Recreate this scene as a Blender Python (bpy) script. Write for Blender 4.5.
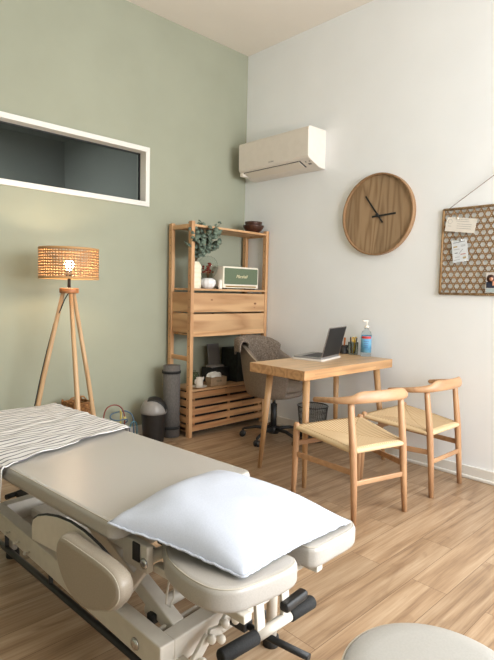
import bpy, bmesh, math, random
from math import pi, sin, cos, radians
from mathutils import Vector, Matrix, noise

random.seed(7)
for o in list(bpy.data.objects):
    bpy.data.objects.remove(o)
scene = bpy.context.scene
COL = scene.collection

# ------------------------------------------------------------------ camera
cam_data = bpy.data.cameras.new('camera')
cam = bpy.data.objects.new('camera', cam_data)
COL.objects.link(cam)
cam_data.sensor_fit = 'VERTICAL'
cam_data.sensor_height = 36.0
cam_data.sensor_width = 36.0
cam_data.lens = 28.035
cam_data.clip_start = 0.02
cam.matrix_world = Matrix((
    (0.7226422818481723, 0.034444056406732856, -0.6903634835820306, -3.4491),
    (-0.6908117102382535, 0.07040384859729557, -0.7195988320587996, -3.6651),
    (0.023818343413558457, 0.9969237207935915, 0.0746711553151209, 1.22),
    (0, 0, 0, 1)))
scene.camera = cam

# ------------------------------------------------------------------ colour, exposure, world
scene.view_settings.view_transform = 'Standard'
scene.view_settings.look = 'None'
scene.view_settings.gamma = 1.0
scene.view_settings.use_curve_mapping = False
scene.view_settings.exposure = 0.30

def lin(c):
    return tuple(((v / 255) / 12.92 if v / 255 <= 0.04045 else ((v / 255 + 0.055) / 1.055) ** 2.4) for v in c) + (1.0,)

world = bpy.data.worlds.new('world')
scene.world = world
world.use_nodes = True
world.node_tree.nodes['Background'].inputs[0].default_value = (0.80, 0.90, 1.0, 1)
world.node_tree.nodes['Background'].inputs[1].default_value = 1.5

def area(name, loc, target, sx, sy, power, color):
    d = bpy.data.lights.new(name, 'AREA')
    d.shape = 'RECTANGLE'; d.size = sx; d.size_y = sy; d.energy = power; d.color = color
    o = bpy.data.objects.new(name, d); COL.objects.link(o)
    o.location = loc
    o.rotation_euler = (Vector(target) - Vector(loc)).to_track_quat('-Z', 'Y').to_euler()
    return o
# daylight through the two windows behind the camera, and added fills for ceiling and ambient
area('daylight_near_window', (-1.45, -5.66, 1.80), (-1.45, 0, 1.1), 2.3, 1.7, 106, (0.915, 0.96, 1.0))
area('daylight_terrace_door', (-.05, -4.55, 1.30), (-3.2, -3.2, .7), 1.5, 2.1, 76, (0.93, 0.965, 1.0))
area('ceiling_fill_near_window', (-1.45, -5.64, 1.70), (-2.2, -3.2, 3.4), 2.3, 1.5, 50, (1.0, 0.98, 0.94))  # upward lamp added at the window to brighten the ceiling
area('warm_ambient_fill', (-1.9, -4.6, 3.38), (-1.9, -4.6, 0), 1.2, 1.2, 8, (1.0, 0.93, 0.84))  # unseen overhead lamp added for warm ambient fill
area('corridor_light', (-2.6, 0.7, 2.62), (-2.6, 0.7, 0), 0.6, 0.6, 50, (1.0, 0.98, 0.95))

# ------------------------------------------------------------------ mesh helpers
def NB():
    return bmesh.new()

def merge(bm, tmp, M=None):
    if M is not None:
        bmesh.ops.transform(tmp, matrix=M, verts=tmp.verts)
    me = bpy.data.meshes.new('tmp'); tmp.to_mesh(me); tmp.free()
    bm.from_mesh(me); bpy.data.meshes.remove(me)

def box(bm, x0, x1, y0, y1, z0, z1, bev=0.0, M=None, seg=2, mi=0):
    t = NB()
    bmesh.ops.create_cube(t, size=1.0)
    for v in t.verts:
        v.co = Vector((x0 + (v.co.x + .5) * (x1 - x0), y0 + (v.co.y + .5) * (y1 - y0), z0 + (v.co.z + .5) * (z1 - z0)))
    if bev > 0:
        bmesh.ops.bevel(t, geom=t.edges[:], offset=bev, segments=seg, profile=0.5, affect='EDGES')
    for f in t.faces: f.material_index = mi
    merge(bm, t, M)

def frames(pts):
    """parallel transport frames along pts"""
    n = len(pts); T = []
    for i in range(n):
        a = pts[max(i - 1, 0)]; b = pts[min(i + 1, n - 1)]
        T.append((b - a).normalized())
    up = Vector((0, 0, 1)) if abs(T[0].z) < 0.9 else Vector((1, 0, 0))
    u = (up - T[0] * up.dot(T[0])).normalized(); out = []
    for t in T:
        u = (u - t * u.dot(t)).normalized()
        out.append((t, u, t.cross(u)))
    return out

def tube(bm, pts, r, seg=12, cap=True, sx=1.0, sy=1.0, mi=0, closed=False):
    """r: number or list; sx, sy: width factors along the frame axes"""
    pts = [Vector(p) for p in pts]; n = len(pts)
    rs = r if isinstance(r, (list, tuple)) else [r] * n
    sxs = sx if isinstance(sx, (list, tuple)) else [sx] * n
    sys_ = sy if isinstance(sy, (list, tuple)) else [sy] * n
    rings = []
    for i, (p, (t, u, v)) in enumerate(zip(pts, frames(pts))):
        rings.append([bm.verts.new(p + u * cos(2 * pi * k / seg) * rs[i] * sxs[i] + v * sin(2 * pi * k / seg) * rs[i] * sys_[i]) for k in range(seg)])
    m = n if closed else n - 1
    for i in range(m):
        a = rings[i]; b = rings[(i + 1) % n]
        for k in range(seg):
            f = bm.faces.new((a[k], a[(k + 1) % seg], b[(k + 1) % seg], b[k])); f.smooth = True; f.material_index = mi
    if cap and not closed:
        f = bm.faces.new(rings[0][::-1]); f.material_index = mi
        f = bm.faces.new(rings[-1]); f.material_index = mi

def beam(bm, a, b, w, h, bev=0.003, roll_up=(0, 0, 1), mi=0):
    """rectangular bar from a to b, w sideways, h along up"""
    a = Vector(a); b = Vector(b); d = b - a; L = d.length; x = d.normalized()
    up = Vector(roll_up); up = (up - x * up.dot(x)).normalized(); y = up.cross(x)
    M = Matrix(((x.x, y.x, up.x, a.x), (x.y, y.y, up.y, a.y), (x.z, y.z, up.z, a.z), (0, 0, 0, 1)))
    box(bm, 0, L, -w / 2, w / 2, -h / 2, h / 2, bev, M, mi=mi)

def lathe(bm, prof, seg=32, c=(0, 0, 0), mi=0, smooth=True, M=None):
    t = NB(); rings = []
    for (r, z) in prof:
        if r < 1e-6:
            rings.append([t.verts.new((c[0], c[1], c[2] + z))])
        else:
            rings.append([t.verts.new((c[0] + r * cos(2 * pi * k / seg), c[1] + r * sin(2 * pi * k / seg), c[2] + z)) for k in range(seg)])
    for a, b in zip(rings[:-1], rings[1:]):
        for k in range(seg):
            q = [a[k % len(a)], a[(k + 1) % len(a)], b[(k + 1) % len(b)], b[k % len(b)]]
            q2 = []
            for v in q:
                if v not in q2: q2.append(v)
            if len(q2) >= 3:
                f = t.faces.new(q2); f.smooth = smooth; f.material_index = mi
    merge(bm, t, M)

def rrect(x0, x1, y0, y1, rs, n=6):
    """rounded rectangle outline, ccw from (x0,y0); rs = radius or 4 radii (x0y0, x1y0, x1y1, x0y1)"""
    if not isinstance(rs, (list, tuple)): rs = [rs] * 4
    out = []
    for (cx, cy, sx, sy, a0, r) in ((x0, y0, 1, 1, pi, rs[0]), (x1, y0, -1, 1, 1.5 * pi, rs[1]), (x1, y1, -1, -1, 0, rs[2]), (x0, y1, 1, -1, .5 * pi, rs[3])):
        r = max(r, 1e-4)
        for k in range(n + 1):
            a = a0 + .5 * pi * k / n
            out.append((cx + sx * r + r * cos(a), cy + sy * r + r * sin(a)))
    return out

def slab(bm, outline, z0, z1, r=0.0, seg=4, M=None, mi=0, r_bottom=None, smooth=True):
    """extruded outline with rounded top and bottom edge"""
    t = NB(); n = len(outline)
    # inward offsets
    def off(d):
        res = []
        for i in range(n):
            p = Vector(outline[i]); a = Vector(outline[i - 1]); b = Vector(outline[(i + 1) % n])
            e1 = (p - a); e2 = (b - p)
            n1 = Vector((-e1.y, e1.x)).normalized() if e1.length > 1e-7 else Vector((0, 0))
            n2 = Vector((-e2.y, e2.x)).normalized() if e2.length > 1e-7 else Vector((0, 0))
            m = (n1 + n2); m = m.normalized() if m.length > 1e-6 else n1
            cs = max(m.dot(n1), .5)
            res.append(p + m * d / cs)
        return res
    rb = r if r_bottom is None else r_bottom
    prof = []
    if rb > 0:
        for k in range(seg + 1):
            a = .5 * pi * k / seg; prof.append((rb * (1 - sin(a)), z0 + rb * (1 - cos(a))))
    else: prof.append((0, z0))
    if r > 0:
        for k in range(seg + 1):
            a = .5 * pi * k / seg; prof.append((r * (1 - cos(a)), z1 - r * (1 - sin(a))))
    else: prof.append((0, z1))
    rings = [[t.verts.new((q.x, q.y, z)) for q in off(d)] for d, z in prof]
    for a, b in zip(rings[:-1], rings[1:]):
        for k in range(n):
            f = t.faces.new((a[k], a[(k + 1) % n], b[(k + 1) % n], b[k])); f.smooth = smooth; f.material_index = mi
    f = t.faces.new(rings[0][::-1]); f.material_index = mi
    f = t.faces.new(rings[-1]); f.material_index = mi
    merge(bm, t, M)

def grid(bm, nu, nv, fn, mi=0, uvs=None, closed_u=False):
    vs = [[bm.verts.new(fn(i / nu, j / nv)) for j in range(nv + 1)] for i in range(nu if closed_u else nu + 1)]
    uvl = bm.loops.layers.uv.verify() if uvs else None
    for i in range(nu):
        i2 = (i + 1) % len(vs)
        for j in range(nv):
            f = bm.faces.new((vs[i][j], vs[i2][j], vs[i2][j + 1], vs[i][j + 1])); f.smooth = True; f.material_index = mi
            if uvs:
                for l, (a, b) in zip(f.loops, ((i, j), (i + 1, j), (i + 1, j + 1), (i, j + 1))):
                    l[uvl].uv = uvs(a / nu, b / nv)
    return vs

def obj(name, bm, mats, parent=None, loc=None, rz=0, label=None, cat=None, group=None, kind=None):
    bmesh.ops.remove_doubles(bm, verts=bm.verts, dist=1e-6)
    bmesh.ops.recalc_face_normals(bm, faces=bm.faces)
    me = bpy.data.meshes.new(name); bm.to_mesh(me); bm.free()
    for m in (mats if isinstance(mats, (list, tuple)) else [mats]): me.materials.append(m)
    o = bpy.data.objects.new(name, me); COL.objects.link(o)
    if parent: o.parent = parent
    if loc: o.location = loc
    if rz: o.rotation_euler.z = rz
    tag(o, label, cat, group, kind)
    return o

def tag(o, label=None, cat=None, group=None, kind=None):
    if label: o['label'] = label
    if cat: o['category'] = cat
    if group: o['group'] = group
    if kind: o['kind'] = kind
    return o

def thing(name, loc, rz, label, cat, group=None):
    o = bpy.data.objects.new(name, None); COL.objects.link(o)
    o.empty_display_size = 0.05
    o.location = loc; o.rotation_euler = (0, 0, rz)
    return tag(o, label, cat, group)

def solidify(o, t, offset=0):
    m = o.modifiers.new('thickness', 'SOLIDIFY'); m.thickness = t; m.offset = offset
    return o

def subsurf(o, n=1):
    m = o.modifiers.new('smooth', 'SUBSURF'); m.levels = n; m.render_levels = n
    return o

# ------------------------------------------------------------------ material helpers
def mat(name, col, rough=0.5, metal=0.0, spec=0.5, coat=0.0):
    m = bpy.data.materials.new(name); m.use_nodes = True
    b = m.node_tree.nodes['Principled BSDF']
    b.inputs['Base Color'].default_value = lin(col)
    b.inputs['Roughness'].default_value = rough
    b.inputs['Metallic'].default_value = metal
    b.inputs['Specular IOR Level'].default_value = spec
    b.inputs['Coat Weight'].default_value = coat
    return m

def nodes_of(m):
    nt = m.node_tree
    return nt, nt.nodes['Principled BSDF']

def speckle(m, c1, c2, scale=60, detail=4, bump=0.0, dist=0.001, stretch=(1, 1, 1), pos=(0.35, 0.65)):
    """noise between two colours of the thing itself, and a little relief"""
    nt, b = nodes_of(m); N = nt.nodes; L = nt.links
    tc = N.new('ShaderNodeTexCoord'); mp = N.new('ShaderNodeMapping'); mp.inputs['Scale'].default_value = stretch
    nz = N.new('ShaderNodeTexNoise'); nz.inputs['Scale'].default_value = scale; nz.inputs['Detail'].default_value = detail
    cr = N.new('ShaderNodeValToRGB'); cr.color_ramp.elements[0].color = lin(c1); cr.color_ramp.elements[1].color = lin(c2)
    cr.color_ramp.elements[0].position = pos[0]; cr.color_ramp.elements[1].position = pos[1]
    L.new(tc.outputs['Object'], mp.inputs[0]); L.new(mp.outputs[0], nz.inputs['Vector'])
    L.new(nz.outputs['Fac'], cr.inputs[0]); L.new(cr.outputs[0], b.inputs['Base Color'])
    if bump:
        bp = N.new('ShaderNodeBump'); bp.inputs['Strength'].default_value = bump; bp.inputs['Distance'].default_value = dist
        L.new(nz.outputs['Fac'], bp.inputs['Height']); L.new(bp.outputs[0], b.inputs['Normal'])
    return m

def wood(name, c1, c2, axis='x', scale=6.0, rough=0.45, ring=0.55, knots=None, boards=None, stretch=9.0):
    """grain lines running along axis; knots: colour; boards: strip width across the grain for tone changes"""
    m = mat(name, c1, rough); nt, b = nodes_of(m); N = nt.nodes; L = nt.links
    tc = N.new('ShaderNodeTexCoord'); mp = N.new('ShaderNodeMapping')
    s = [scale * stretch] * 3; s['xyz'.index(axis)] = scale
    mp.inputs['Scale'].default_value = s
    L.new(tc.outputs['Object'], mp.inputs[0])
    nz = N.new('ShaderNodeTexNoise'); nz.inputs['Scale'].default_value = 1.0; nz.inputs['Detail'].default_value = 6; nz.inputs['Roughness'].default_value = .6
    L.new(mp.outputs[0], nz.inputs['Vector'])
    # broad cathedral figure
    mp2 = N.new('ShaderNodeMapping'); s2 = [scale * 1.6] * 3; s2['xyz'.index(axis)] = scale * 0.18
    mp2.inputs['Scale'].default_value = s2; L.new(tc.outputs['Object'], mp2.inputs[0])
    nz2 = N.new('ShaderNodeTexNoise'); nz2.inputs['Scale'].default_value = 1.0; nz2.inputs['Detail'].default_value = 1.5
    L.new(mp2.outputs[0], nz2.inputs['Vector'])
    mul = N.new('ShaderNodeMath'); mul.operation = 'MULTIPLY'; mul.inputs[1].default_value = 16
    fr = N.new('ShaderNodeMath'); fr.operation = 'PINGPONG'; fr.inputs[1].default_value = 1.0
    L.new(nz2.outputs['Fac'], mul.inputs[0]); L.new(mul.outputs[0], fr.inputs[0])
    mx = N.new('ShaderNodeMix'); mx.inputs[0].default_value = ring
    L.new(nz.outputs['Fac'], mx.inputs[2]); L.new(fr.outputs[0], mx.inputs[3])
    cr = N.new('ShaderNodeValToRGB'); cr.color_ramp.elements[0].color = lin(c2); cr.color_ramp.elements[1].color = lin(c1)
    cr.color_ramp.elements[0].position = .12; cr.color_ramp.elements[1].position = .62
    L.new(mx.outputs[0], cr.inputs[0]); out = cr.outputs[0]
    if boards:
        sp = N.new('ShaderNodeSeparateXYZ'); L.new(tc.outputs['Object'], sp.inputs[0])
        ax, w, ln = boards
        d = N.new('ShaderNodeMath'); d.operation = 'DIVIDE'; d.inputs[1].default_value = w; L.new(sp.outputs['XYZ'.index(ax.upper())], d.inputs[0])
        fl = N.new('ShaderNodeMath'); fl.operation = 'FLOOR'; L.new(d.outputs[0], fl.inputs[0])
        d2 = N.new('ShaderNodeMath'); d2.operation = 'DIVIDE'; d2.inputs[1].default_value = ln; L.new(sp.outputs['XYZ'.index(axis.upper())], d2.inputs[0])
        w1 = N.new('ShaderNodeTexWhiteNoise'); w1.noise_dimensions = '1D'; L.new(fl.outputs[0], w1.inputs['W'])
        ad = N.new('ShaderNodeMath'); ad.operation = 'ADD'; L.new(d2.outputs[0], ad.inputs[0]); L.new(w1.outputs['Value'], ad.inputs[1])
        fl2 = N.new('ShaderNodeMath'); fl2.operation = 'FLOOR'; L.new(ad.outputs[0], fl2.inputs[0])
        cb = N.new('ShaderNodeCombineXYZ'); L.new(fl.outputs[0], cb.inputs[0]); L.new(fl2.outputs[0], cb.inputs[1])
        wn = N.new('ShaderNodeTexWhiteNoise'); wn.noise_dimensions = '3D'; L.new(cb.outputs[0], wn.inputs['Vector'])
        hs = N.new('ShaderNodeHueSaturation'); rg = N.new('ShaderNodeMapRange'); rg.inputs[3].default_value = .80; rg.inputs[4].default_value = 1.14
        L.new(wn.outputs['Value'], rg.inputs[0]); L.new(rg.outputs[0], hs.inputs['Value']); L.new(out, hs.inputs['Color']); out = hs.outputs[0]
    if knots:
        mp3 = N.new('ShaderNodeMapping'); s3 = [1.0] * 3; s3['xyz'.index(axis)] = .6; mp3.inputs['Scale'].default_value = s3
        L.new(tc.outputs['Object'], mp3.inputs[0])
        vo = N.new('ShaderNodeTexVoronoi'); vo.inputs['Scale'].default_value = 7.5; vo.inputs['Randomness'].default_value = 1.0
        L.new(mp3.outputs[0], vo.inputs['Vector'])
        kr = N.new('ShaderNodeValToRGB'); kr.color_ramp.elements[0].position = .045; kr.color_ramp.elements[1].position = .09
        kr.color_ramp.elements[0].color = (1, 1, 1, 1); kr.color_ramp.elements[1].color = (0, 0, 0, 1)
        L.new(vo.outputs['Distance'], kr.inputs[0])
        km = N.new('ShaderNodeMix'); km.data_type = 'RGBA'; km.inputs[7].default_value = lin(knots)
        L.new(kr.outputs[0], km.inputs[0]); L.new(out, km.inputs[6]); out = km.outputs[2]
    L.new(out, b.inputs['Base Color'])
    bp = N.new('ShaderNodeBump'); bp.inputs['Strength'].default_value = .12; bp.inputs['Distance'].default_value = .001
    L.new(nz.outputs['Fac'], bp.inputs['Height']); L.new(bp.outputs[0], b.inputs['Normal'])
    return m

# walls
def paint(name, c, var=4, rough=.85):
    m = mat(name, c, rough)
    lo = tuple(max(0, v - var) for v in c); hi = tuple(min(255, v + var) for v in c)
    return speckle(m, lo, hi, scale=2.2, detail=3, pos=(.3, .7))
M_GREEN = paint('green_wall_paint', (154, 156, 137), 3)
M_WHITE = paint('white_wall_paint', (238, 240, 241), 2)
M_CEIL = paint('ceiling_paint', (226, 218, 207), 2)
M_TRIM = mat('white_trim', (222, 219, 212), .4)
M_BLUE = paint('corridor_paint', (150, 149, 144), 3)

def floor_mat():
    m = mat('oak_floor_planks', (190, 150, 110), .36, spec=.5); nt, b = nodes_of(m); N = nt.nodes; L = nt.links
    tc = N.new('ShaderNodeTexCoord')
    br = N.new('ShaderNodeTexBrick'); br.offset = .37; br.inputs['Scale'].default_value = 1.0
    br.inputs['Brick Width'].default_value = 1.05; br.inputs['Row Height'].default_value = .155
    br.inputs['Mortar Size'].default_value = .0014; br.inputs['Mortar Smooth'].default_value = .2; br.inputs['Bias'].default_value = 0
    br.inputs['Color1'].default_value = (0, 0, 0, 1); br.inputs['Color2'].default_value = (1, 1, 1, 1); br.inputs['Mortar'].default_value = (.5, .5, .5, 1)
    L.new(tc.outputs['Object'], br.inputs['Vector'])
    # per plank offset of the grain
    mp = N.new('ShaderNodeMapping'); mp.inputs['Scale'].default_value = (3.6, 90, 1)
    va = N.new('ShaderNodeVectorMath'); va.operation = 'MULTIPLY_ADD'; va.inputs[1].default_value = (7, 3, 9)
    L.new(br.outputs['Color'], va.inputs[0]); L.new(tc.outputs['Object'], va.inputs[2]); L.new(va.outputs[0], mp.inputs[0])
    nz = N.new('ShaderNodeTexNoise'); nz.inputs['Scale'].default_value = 1; nz.inputs['Detail'].default_value = 7; nz.inputs['Roughness'].default_value = .62
    L.new(mp.outputs[0], nz.inputs['Vector'])
    mp2 = N.new('ShaderNodeMapping'); mp2.inputs['Scale'].default_value = (.8, 9, 1); L.new(va.outputs[0], mp2.inputs[0])
    nz2 = N.new('ShaderNodeTexNoise'); nz2.inputs['Scale'].default_value = 1.0; nz2.inputs['Detail'].default_value = 2; L.new(mp2.outputs[0], nz2.inputs['Vector'])
    mu = N.new('ShaderNodeMath'); mu.operation = 'MULTIPLY'; mu.inputs[1].default_value = 8
    pp = N.new('ShaderNodeMath'); pp.operation = 'PINGPONG'; pp.inputs[1].default_value = 1
    L.new(nz2.outputs['Fac'], mu.inputs[0]); L.new(mu.outputs[0], pp.inputs[0])
    mx = N.new('ShaderNodeMix'); mx.inputs[0].default_value = .24; L.new(nz.outputs['Fac'], mx.inputs[2]); L.new(pp.outputs[0], mx.inputs[3])
    cr = N.new('ShaderNodeValToRGB'); e = cr.color_ramp.elements
    e[0].position = .15; e[0].color = lin((102, 76, 54)); e[1].position = .80; e[1].color = lin((186, 162, 134))
    k = e.new(.48); k.color = lin((158, 130, 101))
    L.new(mx.outputs[0], cr.inputs[0])
    mp3 = N.new('ShaderNodeMapping'); mp3.inputs['Scale'].default_value = (3.2, 9, 1); L.new(va.outputs[0], mp3.inputs[0])
    nz3 = N.new('ShaderNodeTexNoise'); nz3.inputs['Scale'].default_value = 1.0; nz3.inputs['Detail'].default_value = 5; nz3.inputs['Distortion'].default_value = 1.2; L.new(mp3.outputs[0], nz3.inputs['Vector'])
    kr = N.new('ShaderNodeMapRange'); kr.inputs[1].default_value = .60; kr.inputs[2].default_value = .74; kr.inputs[3].default_value = 0; kr.inputs[4].default_value = .55; L.new(nz3.outputs['Fac'], kr.inputs[0])
    km = N.new('ShaderNodeMix'); km.data_type = 'RGBA'; km.inputs[7].default_value = lin((116, 86, 60)); L.new(kr.outputs[0], km.inputs[0]); L.new(cr.outputs[0], km.inputs[6])
    hs = N.new('ShaderNodeHueSaturation'); rg = N.new('ShaderNodeMapRange'); rg.inputs[3].default_value = .90; rg.inputs[4].default_value = 1.08
    L.new(br.outputs['Color'], rg.inputs[0]); L.new(rg.outputs[0], hs.inputs['Value']); L.new(km.outputs[2], hs.inputs['Color'])
    mm = N.new('ShaderNodeMix'); mm.data_type = 'RGBA'; mm.inputs[7].default_value = lin((112, 86, 62))
    L.new(br.outputs['Fac'], mm.inputs[0]); L.new(hs.outputs[0], mm.inputs[6]); L.new(mm.outputs[2], b.inputs['Base Color'])
    bp = N.new('ShaderNodeBump'); bp.inputs['Strength'].default_value = .15; bp.inputs['Distance'].default_value = .001
    L.new(nz.outputs['Fac'], bp.inputs['Height']); L.new(bp.outputs[0], b.inputs['Normal'])
    return m
M_FLOOR = floor_mat()

PK = (112, 62, 28)
M_PINE_X = wood('pine_along_board', (208, 166, 122), (172, 126, 84), 'x', 3.0, .5, .6, PK, ('z', .088, 3))
M_PINE_Y = wood('pine_side_board', (202, 160, 116), (168, 122, 80), 'y', 3.0, .5, .6, PK)
M_PINE_Z = wood('pine_post', (204, 160, 116), (174, 126, 84), 'z', 2.6, .5, .5, PK)
M_SLAT = wood('pine_slats', (190, 142, 96), (146, 96, 60), 'x', 3.2, .5, .5, None, ('z', .068, .27))
M_BAMBOO_X = wood('bamboo_top', (206, 172, 132), (190, 152, 110), 'x', 4.0, .35, .25, None, ('y', .022, .5), stretch=14)
M_BAMBOO_E = wood('bamboo_edge', (190, 148, 104), (152, 108, 68), 'x', 4.5, .4, .4, None, ('z', .011, .4), stretch=14)
M_BAMBOO_Z = wood('bamboo_leg', (190, 150, 106), (168, 126, 86), 'z', 4.0, .4, .3)
M_OAK_Z = wood('oak_chair_leg', (184, 142, 104), (158, 114, 80), 'z', 4.0, .4, .35)
M_OAK_X = wood('oak_chair_rail', (184, 144, 106), (156, 114, 80), 'x', 4.0, .4, .35)
M_LAMPWOOD = wood('pale_lamp_wood', (196, 160, 120), (174, 136, 96), 'z', 4.0, .5, .3)
M_LAMPHEAD = mat('brown_lamp_head_wood', (160, 108, 66), .5)
M_CLOCK = wood('clock_oak', (164, 136, 104), (126, 98, 68), 'z', 5.0, .5, .5, None, ('y', .105, 5))
M_CLOCKRIM = wood('clock_rim_oak', (154, 120, 86), (126, 94, 64), 'z', 7.0, .5, .3)

M_VINYL = speckle(mat('taupe_vinyl', (196, 184, 168), .33, spec=.55), (170, 165, 158), (177, 172, 165), 300, 2, .05, .0004)
M_VINYL_SHADED = speckle(mat('shaded_taupe_vinyl', (168, 148, 122), .4), (156, 145, 130), (163, 152, 137), 300, 2, .05, .0004)  # same vinyl, with the hanging cushion's shade put into its colour
M_STITCH = mat('cream_stitching', (190, 182, 168), .6)
M_FRAME = speckle(mat('cream_powder_coat', (222, 214, 200), .42), (205, 198, 186), (211, 204, 192), 30)
M_BLACKMET = speckle(mat('black_metal', (30, 28, 27), .38), (26, 25, 24), (36, 34, 32), 40)
M_FOAM = speckle(mat('black_foam', (22, 22, 22), .8), (18, 18, 18), (30, 30, 30), 200, 2, .3, .001)
M_CHROME = mat('chrome', (200, 200, 200), .2, 1.0)
M_BLACKPL = speckle(mat('black_plastic', (28, 28, 28), .5), (24, 24, 24), (32, 32, 32), 30)
M_WHITEPL = speckle(mat('white_plastic', (232, 224, 212), .4), (230, 222, 210), (234, 226, 214), 30)
M_DARK = mat('near_black', (16, 15, 14), .7)
M_CUSHION = speckle(mat('white_cotton', (188, 193, 204), .85), (185, 190, 201), (191, 196, 207), 260, 3, .12, .0006)

# ================================================================== STRUCTURE
H = 3.431
XL, YN = -5.3, -5.7           # far ends of the room behind the camera
def struct(name, bm, m): return obj(name, bm, m, kind='structure')

b = NB(); box(b, XL - .12, .12, YN - .12, .12, -.1, 0); struct('floor', b, M_FLOOR)
b = NB(); box(b, XL - .12, .12, YN - .12, .12, H, H + .1); struct('ceiling', b, M_CEIL)
WX0, WX1, WZ0, WZ1 = -3.35, -1.112, 1.918, 2.338       # opening of the interior window
b = NB()
box(b, XL - .12, WX0, 0, .12, 0, H); box(b, WX1, .12, 0, .12, 0, H)
box(b, WX0, WX1, 0, .12, 0, WZ0); box(b, WX0, WX1, 0, .12, WZ1, H)
struct('wall_back', b, M_GREEN)
b = NB(); box(b, 0, .12, YN - .12, -5.4, 0, H); box(b, 0, .12, -3.7, 0, 0, H); box(b, 0, .12, -5.4, -3.7, 2.45, H); struct('wall_right', b, M_WHITE)
b = NB()
box(b, XL - .12, XL, YN, 0, 0, H)
struct('wall_left', b, M_GREEN)
b = NB()
box(b, XL - .12, -2.65, YN - .12, YN, 0, H); box(b, -.25, 0, YN - .12, YN, 0, H)
box(b, -2.65, -.25, YN - .12, YN, 0, .85); box(b, -2.65, -.25, YN - .12, YN, 2.65, H)
struct('wall_front', b, M_WHITE)

# skirting: a tall profile with a rounded lower bead
b = NB(); box(b, -.014, 0, -3.64, -.0, 0, .084, .003); box(b, -.024, 0, -3.64, -.0, 0, .022, .006); struct('baseboard_right', b, M_TRIM)
b = NB(); box(b, XL, -.024, -.014, 0, 0, .084, .003); box(b, XL, -.024, -.024, 0, 0, .022, .006); struct('baseboard_back', b, M_TRIM)

# interior window
def window():
    w = bpy.data.objects.new('window_1', None); COL.objects.link(w); w['kind'] = 'structure'
    w.location = (0, 0, 0)
    f = .026; b = NB()
    # casing proud of the wall and the jamb lining the opening
    for (x0, x1, z0, z1) in ((WX0 - f, WX1 + f, WZ1, WZ1 + f), (WX0 - f, WX1 + f, WZ0 - f, WZ0), (WX1, WX1 + f, WZ0, WZ1), (WX0 - f, WX0, WZ0, WZ1)):
        box(b, x0, x1, -.016, 0, z0, z1, .003)
    t = .012
    box(b, WX0, WX1, -.016, .12, WZ1 - t, WZ1, .001); box(b, WX0, WX1, -.016, .12, WZ0, WZ0 + t, .001)
    box(b, WX1 - t, WX1, -.016, .12, WZ0 + t, WZ1 - t, .001); box(b, WX0, WX0 + t, -.016, .12, WZ0 + t, WZ1 - t, .001)
    obj('window_frame', b, M_TRIM, w)
    g = mat('tinted_glass', (150, 160, 160), .03); nt, p = nodes_of(g)
    p.inputs['Transmission Weight'].default_value = 1.0; p.inputs['IOR'].default_value = 1.15
    b = NB(); box(b, WX0 + t, WX1 - t, .078, .084, WZ0 + t, WZ1 - t); obj('glass_pane', b, g, w)
    b = NB()
    for (x0, x1, z0, z1) in ((WX0 + t, WX1 - t, WZ0 + t, WZ0 + t + .008), (WX0 + t, WX1 - t, WZ1 - t - .008, WZ1 - t), (WX1 - t - .008, WX1 - t, WZ0 + t + .008, WZ1 - t - .008)):
        box(b, x0, x1, .068, .094, z0, z1)
    obj('glazing_bead', b, M_BLACKPL, w)
window()
# the dim room behind the window
b = NB()
box(b, -1.10, -1.0, .12, 1.62, 1.0, 2.75)
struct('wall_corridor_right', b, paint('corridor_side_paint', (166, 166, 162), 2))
b = NB(); box(b, -5.0, -1.1, 1.55, 1.65, 1.0, 2.75); box(b, -5.1, -5.0, .12, 1.65, 1.0, 2.75); struct('wall_corridor_back', b, M_BLUE)
b = NB(); box(b, -5.0, -1.1, .12, 1.55, 2.7, 2.75); struct('ceiling_corridor', b, M_BLUE)
b = NB(); box(b, -5.0, -1.1, .12, 1.55, 1.0, 1.05); struct('floor_corridor', b, M_BLUE)

# window behind the camera (frame only; daylight comes in through it)
b = NB()
for (x0, x1, z0, z1) in ((-2.65, -.25, .85, .9), (-2.65, -.25, 2.6, 2.65), (-2.65, -2.6, .9, 2.6), (-.3, -.25, .9, 2.6), (-1.48, -1.42, .9, 2.6)):
    box(b, x0, x1, YN - .1, YN - .05, z0, z1, .004)
struct('window_2', b, M_TRIM)
b = NB()
for (y0, y1, z0, z1) in ((-5.4, -3.7, 2.39, 2.45), (-5.4, -5.34, 0, 2.39), (-3.76, -3.7, 0, 2.39), (-4.58, -4.52, 0, 2.39)):
    box(b, .03, .09, y0, y1, z0, z1, .004)
struct('door_1', b, M_TRIM)
# ================================================================== TREATMENT TABLE
BR = radians(5.2); BO = (-2.442, -2.375, 0)
def rr_loop(x0, x1, y0, y1, rs, z, inset):
    return [(p[0], p[1], z) for p in rrect(x0 + inset, x1 - inset, y0 + inset, y1 - inset, rs)]

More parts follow.
